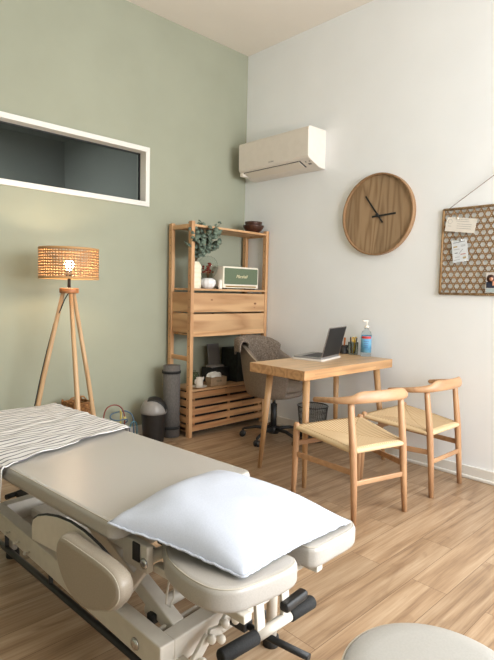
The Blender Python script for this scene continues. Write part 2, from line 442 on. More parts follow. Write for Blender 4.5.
def treatment_table():
    T = thing('treatment_table', BO, BR, 'long taupe padded treatment table on cream lifting frame under the pillow and towel', 'treatment table')
    # --- cushions
    def cushion(name, x0, x1, y0, y1, z0, z1, rs, parent=T, stitch=.014):
        b = NB(); slab(b, rrect(x0, x1, y0, y1, rs, 8), z0, z1, .017, 5)
        c = obj(name, b, M_VINYL, parent)
        s = NB(); tube(s, rr_loop(x0, x1, y0, y1, [max(r - .006, .006) for r in rs], z1 - .0035, .0075), .0022, 6, closed=True)
        obj('seam', s, M_STITCH, c)
        return c
    cushion('mattress', -.305, .305, -.005, 1.50, .502, .560, [.035] * 4)
    def free_cushion(name, o, z0, z1):
        o = smooth_closed(o)
        b = NB(); slab(b, o, z0, z1, .017, 5); c = obj(name, b, M_VINYL, T)
        cx = sum(p[0] for p in o) / len(o); cy = sum(p[1] for p in o) / len(o)
        s = NB(); tube(s, [(cx + (p[0] - cx) * .95, cy + (p[1] - cy) * .965, z1 - .0035) for p in o], .0022, 6, closed=True); obj('seam', s, M_STITCH, c)
    def smooth_closed(p, k=4):
        out = []; n = len(p)
        for i in range(n):
            a, b2, c, d = [Vector(p[(i + j - 1) % n]) for j in range(4)]
            for s in range(k):
                t = s / k
                out.append(tuple(.5 * ((2 * b2) + (c - a) * t + (2 * a - 5 * b2 + 4 * c - d) * t * t + (3 * b2 - a - 3 * c + d) * t ** 3)))
        return out
    free_cushion('head_cushion', [(-.15, -.05), (-.205, -.105), (-.248, -.17), (-.268, -.25), (-.272, -.31), (-.262, -.362), (-.225, -.402), (-.165, -.422), (-.09, -.437), (-.040, -.440), (-.008, -.428), (.003, -.395), (.004, -.25), (.0, -.09), (-.02, -.05)], .433, .500)
    free_cushion('head_cushion', [(.062, -.10), (.062, -.25), (.064, -.39), (.072, -.420), (.10, -.434), (.17, -.440), (.258, -.445), (.302, -.430), (.320, -.39), (.322, -.25), (.320, -.10), (.300, -.08), (.17, -.08), (.077, -.08)], .433, .500)
    # --- hung arm cushion, a D shape standing on edge on the near side, and its fan plate
    pts = [(.205, .450), (.190, .476), (.165, .489), (.08, .487), (-.02, .483), (-.085, .474), (-.115, .455), (-.122, .425), (-.11, .395), (-.075, .360), (-.03, .340),
           (.03, .318), (.08, .315), (.125, .325), (.165, .350), (.195, .388), (.207, .42)]
    # map slab (u = -y, v = z, thickness -> -x)
    Mx = Matrix(((0, 0, -1, 0), (-1, 0, 0, 0), (0, 1, 0, 0), (0, 0, 0, 1)))
    o2 = smooth_closed([(-p[0], p[1]) for p in pts])
    if sum(a[0] * b_[1] - b_[0] * a[1] for a, b_ in zip(o2, o2[1:] + o2[:1])) < 0: o2 = o2[::-1]
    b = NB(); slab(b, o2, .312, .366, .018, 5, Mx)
    arm = obj('arm_cushion', b, M_VINYL_SHADED, T); arm['label'] = 'rounded arm cushion hanging on its side'
    s = NB(); tube(s, [(-.3605, -p[0] * .955 + .001, .403 + (p[1] - .403) * .92) for p in o2], .0022, 6, closed=True)
    obj('seam', s, M_STITCH, arm)
    fan = [(.466, .378), (.468, .425), (.458, .450), (.425, .472), (.37, .492), (.30, .508), (.22, .516), (.14, .512), (.06, .497), (0, .478), (0, .43), (.20, .40)]
    o3 = [(-p[0], p[1]) for p in fan]
    if sum(a[0] * b_[1] - b_[0] * a[1] for a, b_ in zip(o3, o3[1:] + o3[:1])) < 0: o3 = o3[::-1]
    M3 = Matrix(((0, 0, -1, 0), (-1, 0, 0, 0), (0, 1, 0, -.022), (0, 0, 0, 1)))
    b = NB(); slab(b, o3, .298, .308, .002, 2, M3)
    fp = obj('arm_bracket', b, M_FRAME, T)
    b = NB(); tube(b, [(-.303, p[0], p[1] - .020) for p in fan[1:-2]], .0045, 6); obj('bracket_edging', b, M_BLACKPL, fp)
    # --- upper frame under the mattress
    b = NB()
    for x in (-.225, .225): beam(b, (x, .02, .478), (x, 1.42, .478), .04, .048)
    for y in (.10, .75, 1.38): beam(b, (-.225, y, .478), (.225, y, .478), .04, .04)
    obj('upper_frame', b, M_FRAME, T)
    # hinge bracket at the head end
    b = NB()
    for x in (-.235, .235):
        box(b, x - .012, x + .012, -.085, .03, .420, .500, .004)
    tube(b, [(-.24, -.062, .452), (.24, -.062, .452)], .017, 14)
    obj('hinge_bracket', b, M_FRAME, T)
    b = NB(); box(b, -.252, -.247, -.055, -.022, .445, .499, .002); obj('hinge_pad', b, M_BLACKPL, T)
    b = NB(); box(b, -.18, -.06, -.075, -.045, .474, .502, .003); obj('hinge_pad', b, M_BLACKPL, T)
    for x in (-.2475,):
        b = NB(); lathe(b, [(0, .008), (.008, .007), (.014, .004), (.016, 0), (0, 0)], 20, M=Matrix.Translation((x, -.072, .449)) @ Matrix.Rotation(-pi / 2, 4, 'Y'))
        obj('bolt', b, M_CHROME, T)
    # --- lower frame
    def bx_(y): return -.232 + (y + .15) * .056      # the near beam runs slightly off the mattress axis
    b = NB()
    beam(b, (bx_(-.16), -.16, .205), (bx_(1.08), 1.08, .215), .05, .082, .004)
    beam(b, (.236, -.16, .205), (.30, 1.08, .215), .05, .082, .004)
    beam(b, (-.21, -.135, .205), (.23, -.135, .205), .055, .082, .004)
    beam(b, (-.14, 1.06, .215), (.28, 1.06, .215), .055, .082, .004)
    # sunken floor pan between the beams
    box(b, -.12, .22, .50, 1.04, .165, .172, .001)
    obj('base_frame', b, M_FRAME, T)
    b = NB(); box(b, -.06, .14, .78, .98, .172, .235, .006); obj('motor_box', b, M_FRAME, T)
    b = NB(); box(b, -.10, -.03, .62, .70, .172, .20, .005); box(b, .0, .05, .55, .64, .172, .20, .004); obj('control_box', b, M_BLACKPL, T)
    # feet
    for (x, y) in ((.236, -.16), (bx_(-.10), -.10), (.29, 1.03), (bx_(1.03) + .06, 1.06)):
        b = NB(); tube(b, [(x, y, .03), (x, y, .40 if (x > .2 and y < 0) else .168)], .019, 16); f = obj('foot', b, M_FRAME, T)
        b = NB(); lathe(b, [(0, 0), (.028, 0), (.029, .006), (.027, .03), (.02, .034), (0, .034)], 20, (x, y, 0)); obj('foot_cap', b, M_BLACKPL, f)
    # lift arms: two crossed pairs
    for x, ph in ((-.175, 0), (.175, 0)):
        b = NB(); beam(b, (x * .84, -.10, .224), (x * .84, .47, .466), .044, .048, .004, (0, 0, 1)); obj('lift_arm', b, M_FRAME, T)
        b = NB(); beam(b, (x + (.04 if x < 0 else -.04), .04, .455), (x + (.04 if x < 0 else -.04), .52, .235), .03, .05, .004); obj('lift_arm', b, M_FRAME, T)
        b = NB(); beam(b, (x * 1.33, -.068, .440), (x * 1.33, .085, .245), .022, .028, .003); obj('lift_arm', b, M_FRAME, T)
    b = NB(); tube(b, [(-.17, .005, .238), (.17, .005, .238)], .020, 16); obj('cross_tube', b, M_FRAME, T)
    b = NB(); tube(b, [(-.20, -.075, .225), (.20, -.075, .225)], .0085, 12); obj('cross_tube', b, M_FRAME, T)
    b = NB(); tube(b, [(-.13, .52, .25), (.13, .52, .25)], .018, 16); obj('cross_tube', b, M_FRAME, T)
    b = NB(); box(b, -.185, -.145, -.035, -.005, .215, .246, .005); obj('rubber_stop', b, M_BLACKPL, T)
    # bolt on the near beam, knobs
    b = NB(); lathe(b, [(0, .009), (.010, .008), (.016, .005), (.019, 0), (0, 0)], 20, M=Matrix.Translation((bx_(-.04) - .0255, -.04, .198)) @ Matrix.Rotation(-pi / 2, 4, 'Y')); obj('bolt', b, M_CHROME, T)
    for (y, z) in ((.873, .208), (.784, .200), (.685, .196)):
        b = NB(); x = bx_(y) - .025
        tube(b, [(x + .002, y, z), (x - .014, y, z)], .0042, 8)
        lathe(b, [(0, -.008), (.006, -.005), (.008, 0), (.006, .005), (0, .008)], 12, (x - .018, y, z)); obj('knob', b, M_FRAME, T)
    # ratchet plates with white knobs in front of the head-end beam
    b = NB()
    for (x, z0, x2, z2) in ((-.19, .17, -.12, .235), (-.12, .235, -.07, .225), (-.07, .225, -.02, .275), (-.02, .275, .06, .27)):
        beam(b, (x, -.205, z0), (x2, -.205, z2), .012, .034, .003, (0, 0, 1))
    for (x, z) in ((-.19, .17), (.02, .27)):
        beam(b, (x, -.205, z), (x, -.158, z), .03, .03, .002)
    obj('ratchet_plate', b, M_FRAME, T)
    for (x, z) in ((-.16, .185), (-.125, .235), (-.085, .215), (-.07, .255), (-.025, .245), (-.015, .285), (-.19, .15)):
        b = NB(); lathe(b, [(0, -.013), (.007, -.0115), (.0115, -.006), (.013, 0), (.0115, .006), (.007, .0115), (0, .013)], 14, (x, -.225, z)); tube(b, [(x, -.222, z), (x, -.205, z)], .006, 8)
        obj('knob', b, M_WHITEPL, T)
    # head section support with the handle bar
    b = NB()
    beam(b, (-.20, -.07, .422), (-.20, -.42, .422), .03, .022); beam(b, (.12, -.07, .422), (.12, -.42, .422), .03, .022)
    beam(b, (-.20, -.36, .422), (.12, -.36, .422), .03, .02)
    obj('head_frame', b, M_FRAME, T)
    b = NB()
    tube(b, [(-.105, -.368, .300), (.038, -.379, .300)], .0155, 16)
    beam(b, (-.085, -.355, .418), (-.085, -.368, .300), .034, .012, .003, (0, 1, 0)); beam(b, (.015, -.365, .42), (.017, -.376, .300), .034, .012, .003, (0, 1, 0))
    obj('handle_bar', b, M_FRAME, T)
    for (a, c) in (((-.225, -.352, .30), (-.10, -.368, .30)), ((.030, -.378, .30), (.135, -.388, .30))):
        b = NB(); a = Vector(a); c = Vector(c); d = (c - a).normalized() * .005
        tube(b, [a, a + d * .3, a + d, c - d, c - d * .3, c], [.013, .0175, .0195, .0195, .0175, .013], 18); obj('grip', b, M_FOAM, T)
    b = NB(); box(b, -.01, .095, -.402, -.370, .330, .358, .010, seg=3); obj('release_lever', b, M_BLACKPL, T)
    b = NB(); tube(b, [(.03, -.215, .20), (.033, -.30, .198), (.048, -.44, .196)], [.010, .0105, .0105], 14); box(b, .01, .05, -.23, -.16, .185, .215, .004); obj('pedal', b, M_BLACKPL, T)
    b = NB(); tube(b, [(.0, -.29, .41), (.0, -.29, .43)], .02, 14); obj('knob', b, M_BLACKPL, T)
    # black foot bar low along the near side, and the one along the far side
    for (x0, x1) in ((-.188, -.152), (.262, .298)):
        b = NB()
        tube(b, [(x0 - .002, -.12, .075), (x1, 1.22, .075)], .0125, 14)
        obj('foot_bar', b, M_BLACKMET, T)
        for y in (-.02, .60, 1.0):
            b = NB(); xx = x0 + (x1 - x0) * (y + .12) / 1.34
            beam(b, (xx, y, .078), (xx, y, .168), .018, .006, .002, (0, 1, 0))
            obj('foot_bar_bracket', b, M_BLACKMET, T)
    b = NB(); tube(b, [(-.10, 1.135, .25), (.05, 1.165, .25)], .012, 12); beam(b, (-.03, 1.09, .24), (-.03, 1.14, .25), .05, .02); obj('rear_pedal', b, M_BLACKPL, T)
    # remote lead hanging in a loop
    b = NB()
    L_ = [(-.16, -.075, .452), (-.162, -.078, .41), (-.158, -.08, .38), (-.172, -.085, .34), (-.178, -.088, .305), (-.166, -.09, .292), (-.150, -.088, .31), (-.145, -.084, .35), (-.155, -.08, .385), (-.150, -.076, .42), (-.150, -.07, .45)]
    tube(b, L_, .0032, 8); obj('control_lead', b, M_FRAME, T)
    return T
treatment_table()

# pillow on the table
def pillow():
    c = {(0, 0): (-.318, -.005), (1, 0): (-.188, -.392), (1, 1): (.272, -.425), (0, 1): (.150, .045)}
    def base_z(y):
        t = min(1, max(0, (-y - .01) / .36)); return .5625 * (1 - t) + .5045 * t
    def fn(side):
        def f(u, v):
            P = Vector((0, 0))
            for (a, d), w in (((0, 0), (1 - u) * (1 - v)), ((1, 0), u * (1 - v)), ((1, 1), u * v), ((0, 1), (1 - u) * v)): P += Vector(c[(a, d)]) * w
            m = Vector((-.02, -.17)); eu = abs(2 * u - 1); ev = abs(2 * v - 1)
            # sides draw in between the corners
            pull = .016 * max((1 - ev * ev) * eu ** 3, (1 - eu * eu) * ev ** 3)
            d = (m - P); P += d.normalized() * pull if d.length > 1e-5 else Vector((0, 0))
            w = max(0, (1 - eu ** 3)) ** .55 * max(0, (1 - ev ** 3)) ** .55
            n3 = noise.noise(Vector((P.x * 9, P.y * 9, side)))
            ed = (eu ** 6 + ev ** 6)
            top = .088 * w * (1 + .12 * n3) + .004 * noise.noise(Vector((P.x * 34, P.y * 20, 3))) * min(1, ed + .15)
            # seams and creases running in from the corners
            z = base_z(P.y)
            if side > 0: return Vector((P.x, P.y, z + .009 + .004 * n3 * ed + top))
            return Vector((P.x, P.y, z + .002 + .002 * (1 - w)))
        return f
    T = thing('pillow', BO, BR, 'plump white cotton pillow lying across the head end of the treatment table', 'pillow')
    b = NB()
    N_ = 44
    a1 = grid(b, N_, N_, fn(1)); a2 = grid(b, N_, N_, fn(0))
    for i in range(N_):
        for (p, q) in (((i, 0), (i + 1, 0)), ((i + 1, N_), (i, N_)), ((0, i + 1), (0, i)), ((N_, i), (N_, i + 1))):
            try: b.faces.new((a1[p[0]][p[1]], a2[p[0]][p[1]], a2[q[0]][q[1]], a1[q[0]][q[1]]))
            except Exception: pass
    body = obj('pillow_body', b, M_CUSHION, T)
    b = NB(); f = fn(1); pts = []
    for k in range(N_): pts.append(f(k / N_, 0))
    for k in range(N_): pts.append(f(1, k / N_))
    for k in range(N_): pts.append(f(1 - k / N_, 1))
    for k in range(N_): pts.append(f(0, 1 - k / N_))
    cen = Vector((-.02, -.17, 0))
    pts = [p + Vector((0, 0, .0010 * sin(k * 1.3) + .0012 * sin(k * 2.9))) for k, p in enumerate(pts)]
    pts = [Vector((p.x, p.y, p.z - .003)) + Vector((p.x - cen.x, p.y - cen.y, 0)).normalized() * .003 for p in pts]
    tube(b, pts, .0035, 6, closed=True); obj('piped_edge', b, M_CUSHION, T)
pillow()

# striped towel over the far end of the table
def towel():
    m = mat('striped_cotton', (232, 228, 222), .9); nt, p = nodes_of(m); N = nt.nodes; L = nt.links
    uv = N.new('ShaderNodeTexCoord'); sp = N.new('ShaderNodeSeparateXYZ'); L.new(uv.outputs['UV'], sp.inputs[0])
    nz = N.new('ShaderNodeTexNoise'); nz.inputs['Scale'].default_value = 7; L.new(uv.outputs['UV'], nz.inputs['Vector'])
    ad = N.new('ShaderNodeMath'); ad.operation = 'MULTIPLY_ADD'; ad.inputs[1].default_value = .012; L.new(nz.outputs['Fac'], ad.inputs[0]); L.new(sp.outputs[1], ad.inputs[2])
    d = N.new('ShaderNodeMath'); d.operation = 'DIVIDE'; d.inputs[1].default_value = .033; L.new(ad.outputs[0], d.inputs[0])
    fr = N.new('ShaderNodeMath'); fr.operation = 'FRACT'; L.new(d.outputs[0], fr.inputs[0])
    cr = N.new('ShaderNodeValToRGB'); e = cr.color_ramp.elements; cr.color_ramp.interpolation = 'LINEAR'
    e[0].position = 0; e[0].color = lin((84, 82, 90)); e[1].position = .28; e[1].color = lin((216, 213, 210))
    k = e.new(.15); k.color = lin((88, 86, 94)); k2 = e.new(.97); k2.color = lin((216, 213, 210)); k3 = e.new(1.0); k3.color = lin((84, 82, 90))
    L.new(fr.outputs[0], cr.inputs[0]); L.new(cr.outputs[0], p.inputs['Base Color'])
    n2 = N.new('ShaderNodeTexNoise'); n2.inputs['Scale'].default_value = 120; L.new(uv.outputs['Object'], n2.inputs['Vector'])
    bp = N.new('ShaderNodeBump'); bp.inputs['Strength'].default_value = .3; bp.inputs['Distance'].default_value = .001; L.new(n2.outputs['Fac'], bp.inputs['Height']); L.new(bp.outputs[0], p.inputs['Normal'])
    NU, NV = 90, 90
    def base(u, v):
        # u across (near side to far side), v along from the front edge to the back
        s = -.485 + u * .87
        yf = .655 + .125 * min(1, max(0, (s + .305) / .65)) + .006 * sin(s * 23)
        y = yf + (1.475 - yf) * v
        n1 = noise.noise(Vector((s * 6, y * 10, 1))); n2_ = noise.noise(Vector((s * 16, y * 30, 5)))
        rip = .5 + .5 * n1
        z = .5665 + .009 * rip + .004 * n2_
        y += .010 * n1
        x = s
        if s < -.312:                                   # hangs down on the near side
            h = -.312 - s; k_ = min(1, h / .02)
            x = -.312 - .012 * k_ - .012 * abs(n1) * k_ - .02 * h; z = z - max(0, h - .006) * (1.0)
            y += .03 * h
        elif s < -.285:
            z -= .006 * (1 - (s + .312) / .027)
        if s > .318:
            h = s - .318; x = .318 + min(h, .012) * .8 + .004 * abs(n1); z = z - max(0, h - .006) * .9
        # folds of the rumpled front edge
        z += .010 * math.exp(-((y - yf) / .02) ** 2) * (0.5 + n1) if -.28 < s < .3 else 0
        return Vector((x, y, z))
    T = None
    b = NB(); grid(b, NU, NV, base, uvs=lambda u, v: (u * .87, v * .82 + u * .10))
    o = obj('towel', b, m, None, BO, BR, 'white towel with thin dark stripes spread over the far end of the treatment table', 'towel')
    solidify(o, .003, 1)
towel()

# ================================================================== STOOL
def stool():
    T = thing('round_stool', (-2.545, -3.262, 0), 0, 'round padded pale greige stool at the bottom right beside the table', 'stool')
    b = NB(); R_ = .176
    lathe(b, [(0, .43), (R_ - .01, .43), (R_, .438), (R_, .488), (R_ - .004, .496), (R_ - .014, .502), (R_ - .05, .505), (0, .507)], 64)
    s = obj('seat', b, speckle(mat('stool_vinyl', (182, 178, 170), .35), (166, 163, 157), (171, 168, 162), 200), T)
    b = NB(); tube(b, [((R_ + .001) * cos(2 * pi * k / 64), (R_ + .001) * sin(2 * pi * k / 64), .4905) for k in range(64)], .0022, 6, closed=True); obj('piping', b, M_STITCH, s)
    b = NB(); tube(b, [(0, 0, .08), (0, 0, .43)], .022, 16); obj('gas_column', b, M_CHROME, T)
    b = NB(); lathe(b, [(0, .06), (.05, .06), (.05, .09), (.03, .10), (0, .10)], 20)
    for k in range(5):
        a = 2 * pi * k / 5 + .3; beam(b, (.02 * cos(a), .02 * sin(a), .078), (.21 * cos(a), .21 * sin(a), .066), .03, .02)
    obj('star_base', b, M_BLACKPL, T)
    for k in range(5):
        a = 2 * pi * k / 5 + .3; b = NB()
        lathe(b, [(0, -.012), (.024, -.012), (.026, 0), (.024, .012), (0, .012)], 16, M=Matrix.Translation((.21 * cos(a), .21 * sin(a), .026)) @ Matrix.Rotation(a, 4, 'Z') @ Matrix.Rotation(pi / 2, 4, 'X'))
        tube(b, [(.21 * cos(a), .21 * sin(a), .03), (.21 * cos(a), .21 * sin(a), .066)], .007, 8)
        obj('castor', b, M_BLACKPL, T)
stool()
# ================================================================== PINE SHELF UNIT
SX0, SX1, SY0, SY1, SH = -.90, -.012, -.345, -.03, 1.775
def shelf_unit():
    T = thing('pine_shelf_unit', (SX0, SY0, 0), 0, 'tall open pine shelving unit with drawer fronts and slatted lower crate, standing in the corner', 'shelf')
    W = SX1 - SX0; D = SY1 - SY0; pw, pd = .032, .044
    for (x, y) in ((0, 0), (W - pw, 0), (0, D - pd), (W - pw, D - pd)):
        b = NB(); box(b, x, x + pw, y, y + pd, 0, SH, .002)
        # shelf-pin holes as near-black discs, their shade put into the colour
        for k in range(26):
            z = .12 + k * .064
            for fx in (x - .0004, x + pw + .0004):
                lathe(b, [(0, .0006), (.0035, .0006), (.0035, 0), (0, 0)], 8, mi=1, M=Matrix.Translation((fx, y + pd / 2, z)) @ Matrix.Rotation(pi / 2 if fx > x else -pi / 2, 4, 'Y'))
        obj('post', b, [M_PINE_Z, M_DARK], T)
    for x in (.006, W - pw + .006):
        for z in (1.738, .655, .06):
            b = NB(); box(b, x, x + .02, pd, D - pd, z - .018, z + .018, .002); obj('side_rung', b, M_PINE_Y, T)
    # top board and open shelf
    for z in (1.752, 1.236):
        b = NB(); box(b, pw, W - pw, .004, D - .004, z - .018, z, .002); obj('shelf_board', b, M_PINE_X, T)
    # two stacked storage units: sides and fronts
    for (z0, z1, nm) in ((1.040, 1.205, 'drawer'), (.860, 1.030, 'drawer')):
        d = NB()
        box(d, pw + .001, W - pw - .001, .020, D - .01, z0 + .004, z0 + .016)            # floor
        box(d, pw + .001, pw + .014, .020, D - .01, z0 + .016, z1 - .012); box(d, W - pw - .014, W - pw - .001, .020, D - .01, z0 + .016, z1 - .012)
        box(d, pw + .014, W - pw - .014, D - .022, D - .01, z0 + .016, z1 - .012)
        dr = obj(nm, d, M_PINE_X, T)
        b = NB(); box(b, pw + .002, W - pw - .002, .004, .020, z0, z1 - .006, .002)
        obj('drawer_front', b, M_PINE_X, dr)
    for x in (.009, W - pw + .005):
        b = NB(); box(b, x, x + .016, pd, D - pd, 1.038, 1.203, .002); box(b, x, x + .016, pd, D - pd, .866, 1.030, .002); obj('side_panel', b, M_PINE_Y, T)
    b = NB(); box(b, pw, W - pw, .003, .022, .838, .860, .002); box(b, pw, W - pw, .022, D - .01, .846, .856); obj('shelf_board', b, M_PINE_X, T)
    # lower slatted crate
    b = NB(); box(b, pw + .001, W - pw - .001, .012, D - .006, .378, .396, .002); obj('shelf_board', b, M_PINE_X, T)
    zs = [.050, .119, .188, .257, .326]
    for z in zs:
        b = NB(); box(b, pw + .002, W - pw - .002, .004, .018, z - .002, z + .047, .002); obj('slat', b, M_SLAT, T)
    b = NB()
    for x in (pw + .02, W / 2, W - pw - .04): box(b, x, x + .022, .019, .034, .048, .372)
    box(b, pw + .004, W - pw - .004, .10, .112, .03, .376, mi=1); box(b, pw + .004, W - pw - .004, .034, .112, .03, .04, mi=1)  # near-black sheets stand in for the shade behind the slats
    obj('crate_battens_and_shade', b, [M_SLAT, M_DARK], T)
    for x in (.006, W - pw + .006):
        b = NB()
        for z in zs: box(b, x, x + .014, pd, D - pd, z - .002, z + .047, .002)
        obj('side_slats', b, M_PINE_Y, T)
shelf_unit()

# things on top of the shelf unit
M_BOWL = wood('dark_bowl_wood', (76, 44, 30), (44, 24, 18), 'x', 10, .4, .4)
def bowl(z, r, h, label):
    b = NB()
    lathe(b, [(0, 0), (r * .42, 0), (r * .52, h * .10), (r * .82, h * .45), (r * .98, h * .88), (r, h), (r * .94, h), (r * .76, h * .5), (r * .4, h * .18), (0, h * .14)], 36)
    obj('bowl', b, M_BOWL, None, (-.118, -.245, z), 0, label, 'bowl', 'stacked dark bowls')
bowl(1.7525, .098, .070, 'dark brown wooden bowl on the shelf unit, the lower of the stacked pair')
bowl(1.7665, .080, .088, 'dark brown wooden bowl nested inside the larger bowl on the shelf unit')
b = NB(); slab(b, rrect(-.15, .15, -.055, .055, .02), 0, .012, .003, 2)
obj('tray', b, M_BLACKPL, None, (-.36, -.165, 1.7525), radians(-4), 'flat dark tray lying on top of the pine shelf unit', 'tray')

# vase with eucalyptus
def vase():
    T = thing('eucalyptus_vase', (-.775, -.235, 1.2365), 0, 'tall cream ribbed vase holding leafy green eucalyptus branches', 'vase')
    b = NB(); prof = [(0, 0), (.046, 0)]
    for k in range(11): prof += [(.048 + .004 * (k % 2), .01 + k * .0185)]
    prof += [(.034, .215), (.034, .222), (.028, .222), (.028, .20), (0, .198)]
    lathe(b, prof, 8, smooth=False); obj('vase_body', b, speckle(mat('cream_ceramic', (234, 226, 200), .6), (232, 223, 196), (238, 231, 208), 20), T)
    rnd = random.Random(4)
    st = NB(); lf = NB()
    tips = [(.09, -.09, .45), (.17, -.05, .37), (-.02, -.12, .33), (.07, -.12, .42), (-.07, -.06, .50), (.10, .03, .52), (.0, -.09, .56), (.205, -.03, .585), (.15, .02, .50), (.19, -.06, .43), (.05, .0, .55), (-.03, -.03, .52), (-.085, -.12, .42), (-.12, -.11, .365), (.10, -.06, .36), (.02, -.10, .38), (-.05, -.10, .47), (.13, -.02, .40), (-.11, -.13, .45), (-.06, -.14, .40), (.17, -.10, .48), (.11, -.13, .47), (.15, -.12, .40), (.04, -.15, .48)]
    for (tx, ty, tz) in tips:
        tx *= 1.25; tz -= .02 if tz > .5 else -.01
        P = []
        for k in range(9):
            t = k / 8
            P.append(Vector((tx * t ** 1.6, ty * t ** 1.3, .20 + (tz - .20) * (t ** .8) - .03 * t * t * (1 if tz < .45 else 0))))
        tube(st, P, [.0025] * 4 + [.0016] * 5, 6)
        for k in range(3, 9):
            for side in (0, 1):
                if k == 8 and side: continue
                p = P[k]; a = k * 1.9 + side * pi + rnd.random() * .8
                out = Vector((cos(a), sin(a), .25 + rnd.random() * .4)).normalized()
                R_ = .016 + .011 * rnd.random()
                c = p + out * (R_ * 1.05)
                nrm = Vector((rnd.uniform(-.6, .6), -1 + rnd.uniform(-.3, .5), rnd.uniform(-.2, .9))).normalized()
                u = (out - nrm * out.dot(nrm)).normalized(); v = nrm.cross(u)
                ring = [lf.verts.new(c + u * cos(q * pi / 5) * R_ * 1.08 + v * sin(q * pi / 5) * R_ * .92 - nrm * .005 * (1 + cos(q * pi / 5 * 2))) for q in range(10)]
                ce = lf.verts.new(c + nrm * .0035)
                for q in range(10):
                    f = lf.faces.new((ce, ring[q], ring[(q + 1) % 10])); f.smooth = True
    obj('stems', st, mat('eucalyptus_stem', (96, 78, 56), .7), T)
    fo = obj('foliage', lf, speckle(mat('eucalyptus_leaf', (86, 102, 88), .6), (64, 78, 66), (112, 128, 110), 18), T, kind=None)
    solidify(fo, .0012)
vase()

def glass_mat(name, col=(248, 250, 249), rough=.02, ior=1.06):
    g = mat(name, col, rough); nt, p = nodes_of(g); p.inputs['Transmission Weight'].default_value = 1; p.inputs['IOR'].default_value = ior
    return g
M_GLASS = glass_mat('clear_glass')
def cloche():
    T = thing('dried_flower_glass', (-.622, -.215, 1.2365), 0, 'white scalloped pot with a round glass globe of dried red flowers', 'dried flowers')
    b = NB(); n = 48; prof = [(0, 0), (.038, 0), (.058, .02), (.070, .045), (.066, .072), (.045, .088), (.038, .090), (0, .088)]
    rings = []
    for (r, z) in prof:
        rings.append([b.verts.new(((r * (1 + .045 * cos(12 * 2 * pi * k / n))) * cos(2 * pi * k / n), r * (1 + .045 * cos(12 * 2 * pi * k / n)) * sin(2 * pi * k / n), z)) for k in range(n)])
    for a, c in zip(rings[:-1], rings[1:]):
        for k in range(n):
            f = b.faces.new((a[k], a[(k + 1) % n], c[(k + 1) % n], c[k])); f.smooth = True
    obj('pot', b, mat('white_ceramic', (232, 230, 228), .5), T)
    b = NB(); lathe(b, [(.034, .090), (.055, .11), (.078, .15), (.084, .19), (.078, .23), (.055, .262), (.030, .276), (0, .28)], 36); o = obj('glass_globe', b, M_GLASS, T); solidify(o, .0015)
    rnd = random.Random(9); st = NB(); FM = [mat('dried_red_petals', (140, 36, 32), .8), mat('dried_brown_petals', (156, 92, 66), .8)]
    for k in range(26):
        a = rnd.random() * 2 * pi; r = .055 * rnd.random() ** .6; z = .13 + .095 * rnd.random()
        tube(st, [(0, 0, .088), (.3 * r * cos(a), .3 * r * sin(a), .12), (r * cos(a), r * sin(a), z)], .0009, 5)
        fl = NB(); lathe(fl, [(0, -.008), (.007, -.003), (.0105, .002), (.006, .008), (0, .010)], 7, (r * cos(a), r * sin(a), z)); obj('flower', fl, FM[k % 3 == 2], T)
    tube(st, [(0, 0, .088), (.02, -.01, .16), (.05, -.01, .215)], .001, 5)
    obj('stems', st, mat('dried_stem', (134, 96, 60), .8), T)
cloche()
b = NB(); lathe(b, [(0, 0), (.017, 0), (.018, .004), (.018, .066), (.014, .072), (.014, .08), (0, .08)], 24)
obj('small_white_jar', b, M_WHITEPL, None, (-.548, -.295, 1.2365), 0, 'small white jar between the dried flowers and the speaker', 'jar')

def text_mesh(name, body, size, mat_, parent, M, extrude=.0004, shear=0, align='CENTER', **kw):
    cu = bpy.data.curves.new(name, 'FONT'); cu.body = body; cu.size = size; cu.extrude = extrude; cu.shear = shear; cu.align_x = align; cu.align_y = 'CENTER'
    t = bpy.data.objects.new(name, cu); COL.objects.link(t); bpy.context.view_layer.update()
    me = bpy.data.meshes.new_from_object(t); bpy.data.objects.remove(t); me.transform(M)
    me.materials.clear(); me.materials.append(mat_)
    o = bpy.data.objects.new(name, me); COL.objects.link(o)
    if parent: o.parent = parent
    return tag(o, **kw)
def speaker():
    T = thing('speaker', (-.326, -.265, 1.2365), 0, 'cream edged radio speaker with a sage green cloth front on the shelf', 'speaker')
    F = Matrix(((1, 0, 0, 0), (0, 0, 1, 0), (0, 1, 0, 0), (0, 0, 0, 1)))
    w = .212; z0, z1 = .010, .197
    b = NB(); slab(b, rrect(-w, w, z0, z1, .014), -.055, .09, .003, 3, F); obj('cabinet', b, mat('cream_leatherette', (232, 224, 206), .55), T)
    b = NB(); slab(b, rrect(-w + .014, w - .014, z0 + .034, z1 - .014, .006), -.060, -.0552, .001, 2, F)
    obj('grille', b, speckle(mat('sage_cloth', (98, 110, 88), .9), (82, 96, 74), (112, 124, 100), 400, 1, .2, .001), T)
    b = NB(); box(b, -w + .03, w - .03, -.0575, -.0552, z0 + .008, z0 + .020, .001); obj('front_strip', b, mat('brass', (176, 140, 84), .35, .8), T)
    for x in (-.17, .17):
        b = NB(); box(b, x - .02, x + .02, -.04, .07, 0, .012, .002); obj('rubber_foot', b, M_BLACKPL, T)
    text_mesh('logo', 'Marshall', .040, mat('pale_gold_script', (224, 210, 170), .4), T, Matrix.Translation((0, -.0605, .112)) @ Matrix.Rotation(pi / 2, 4, 'X'), shear=.45)
speaker()

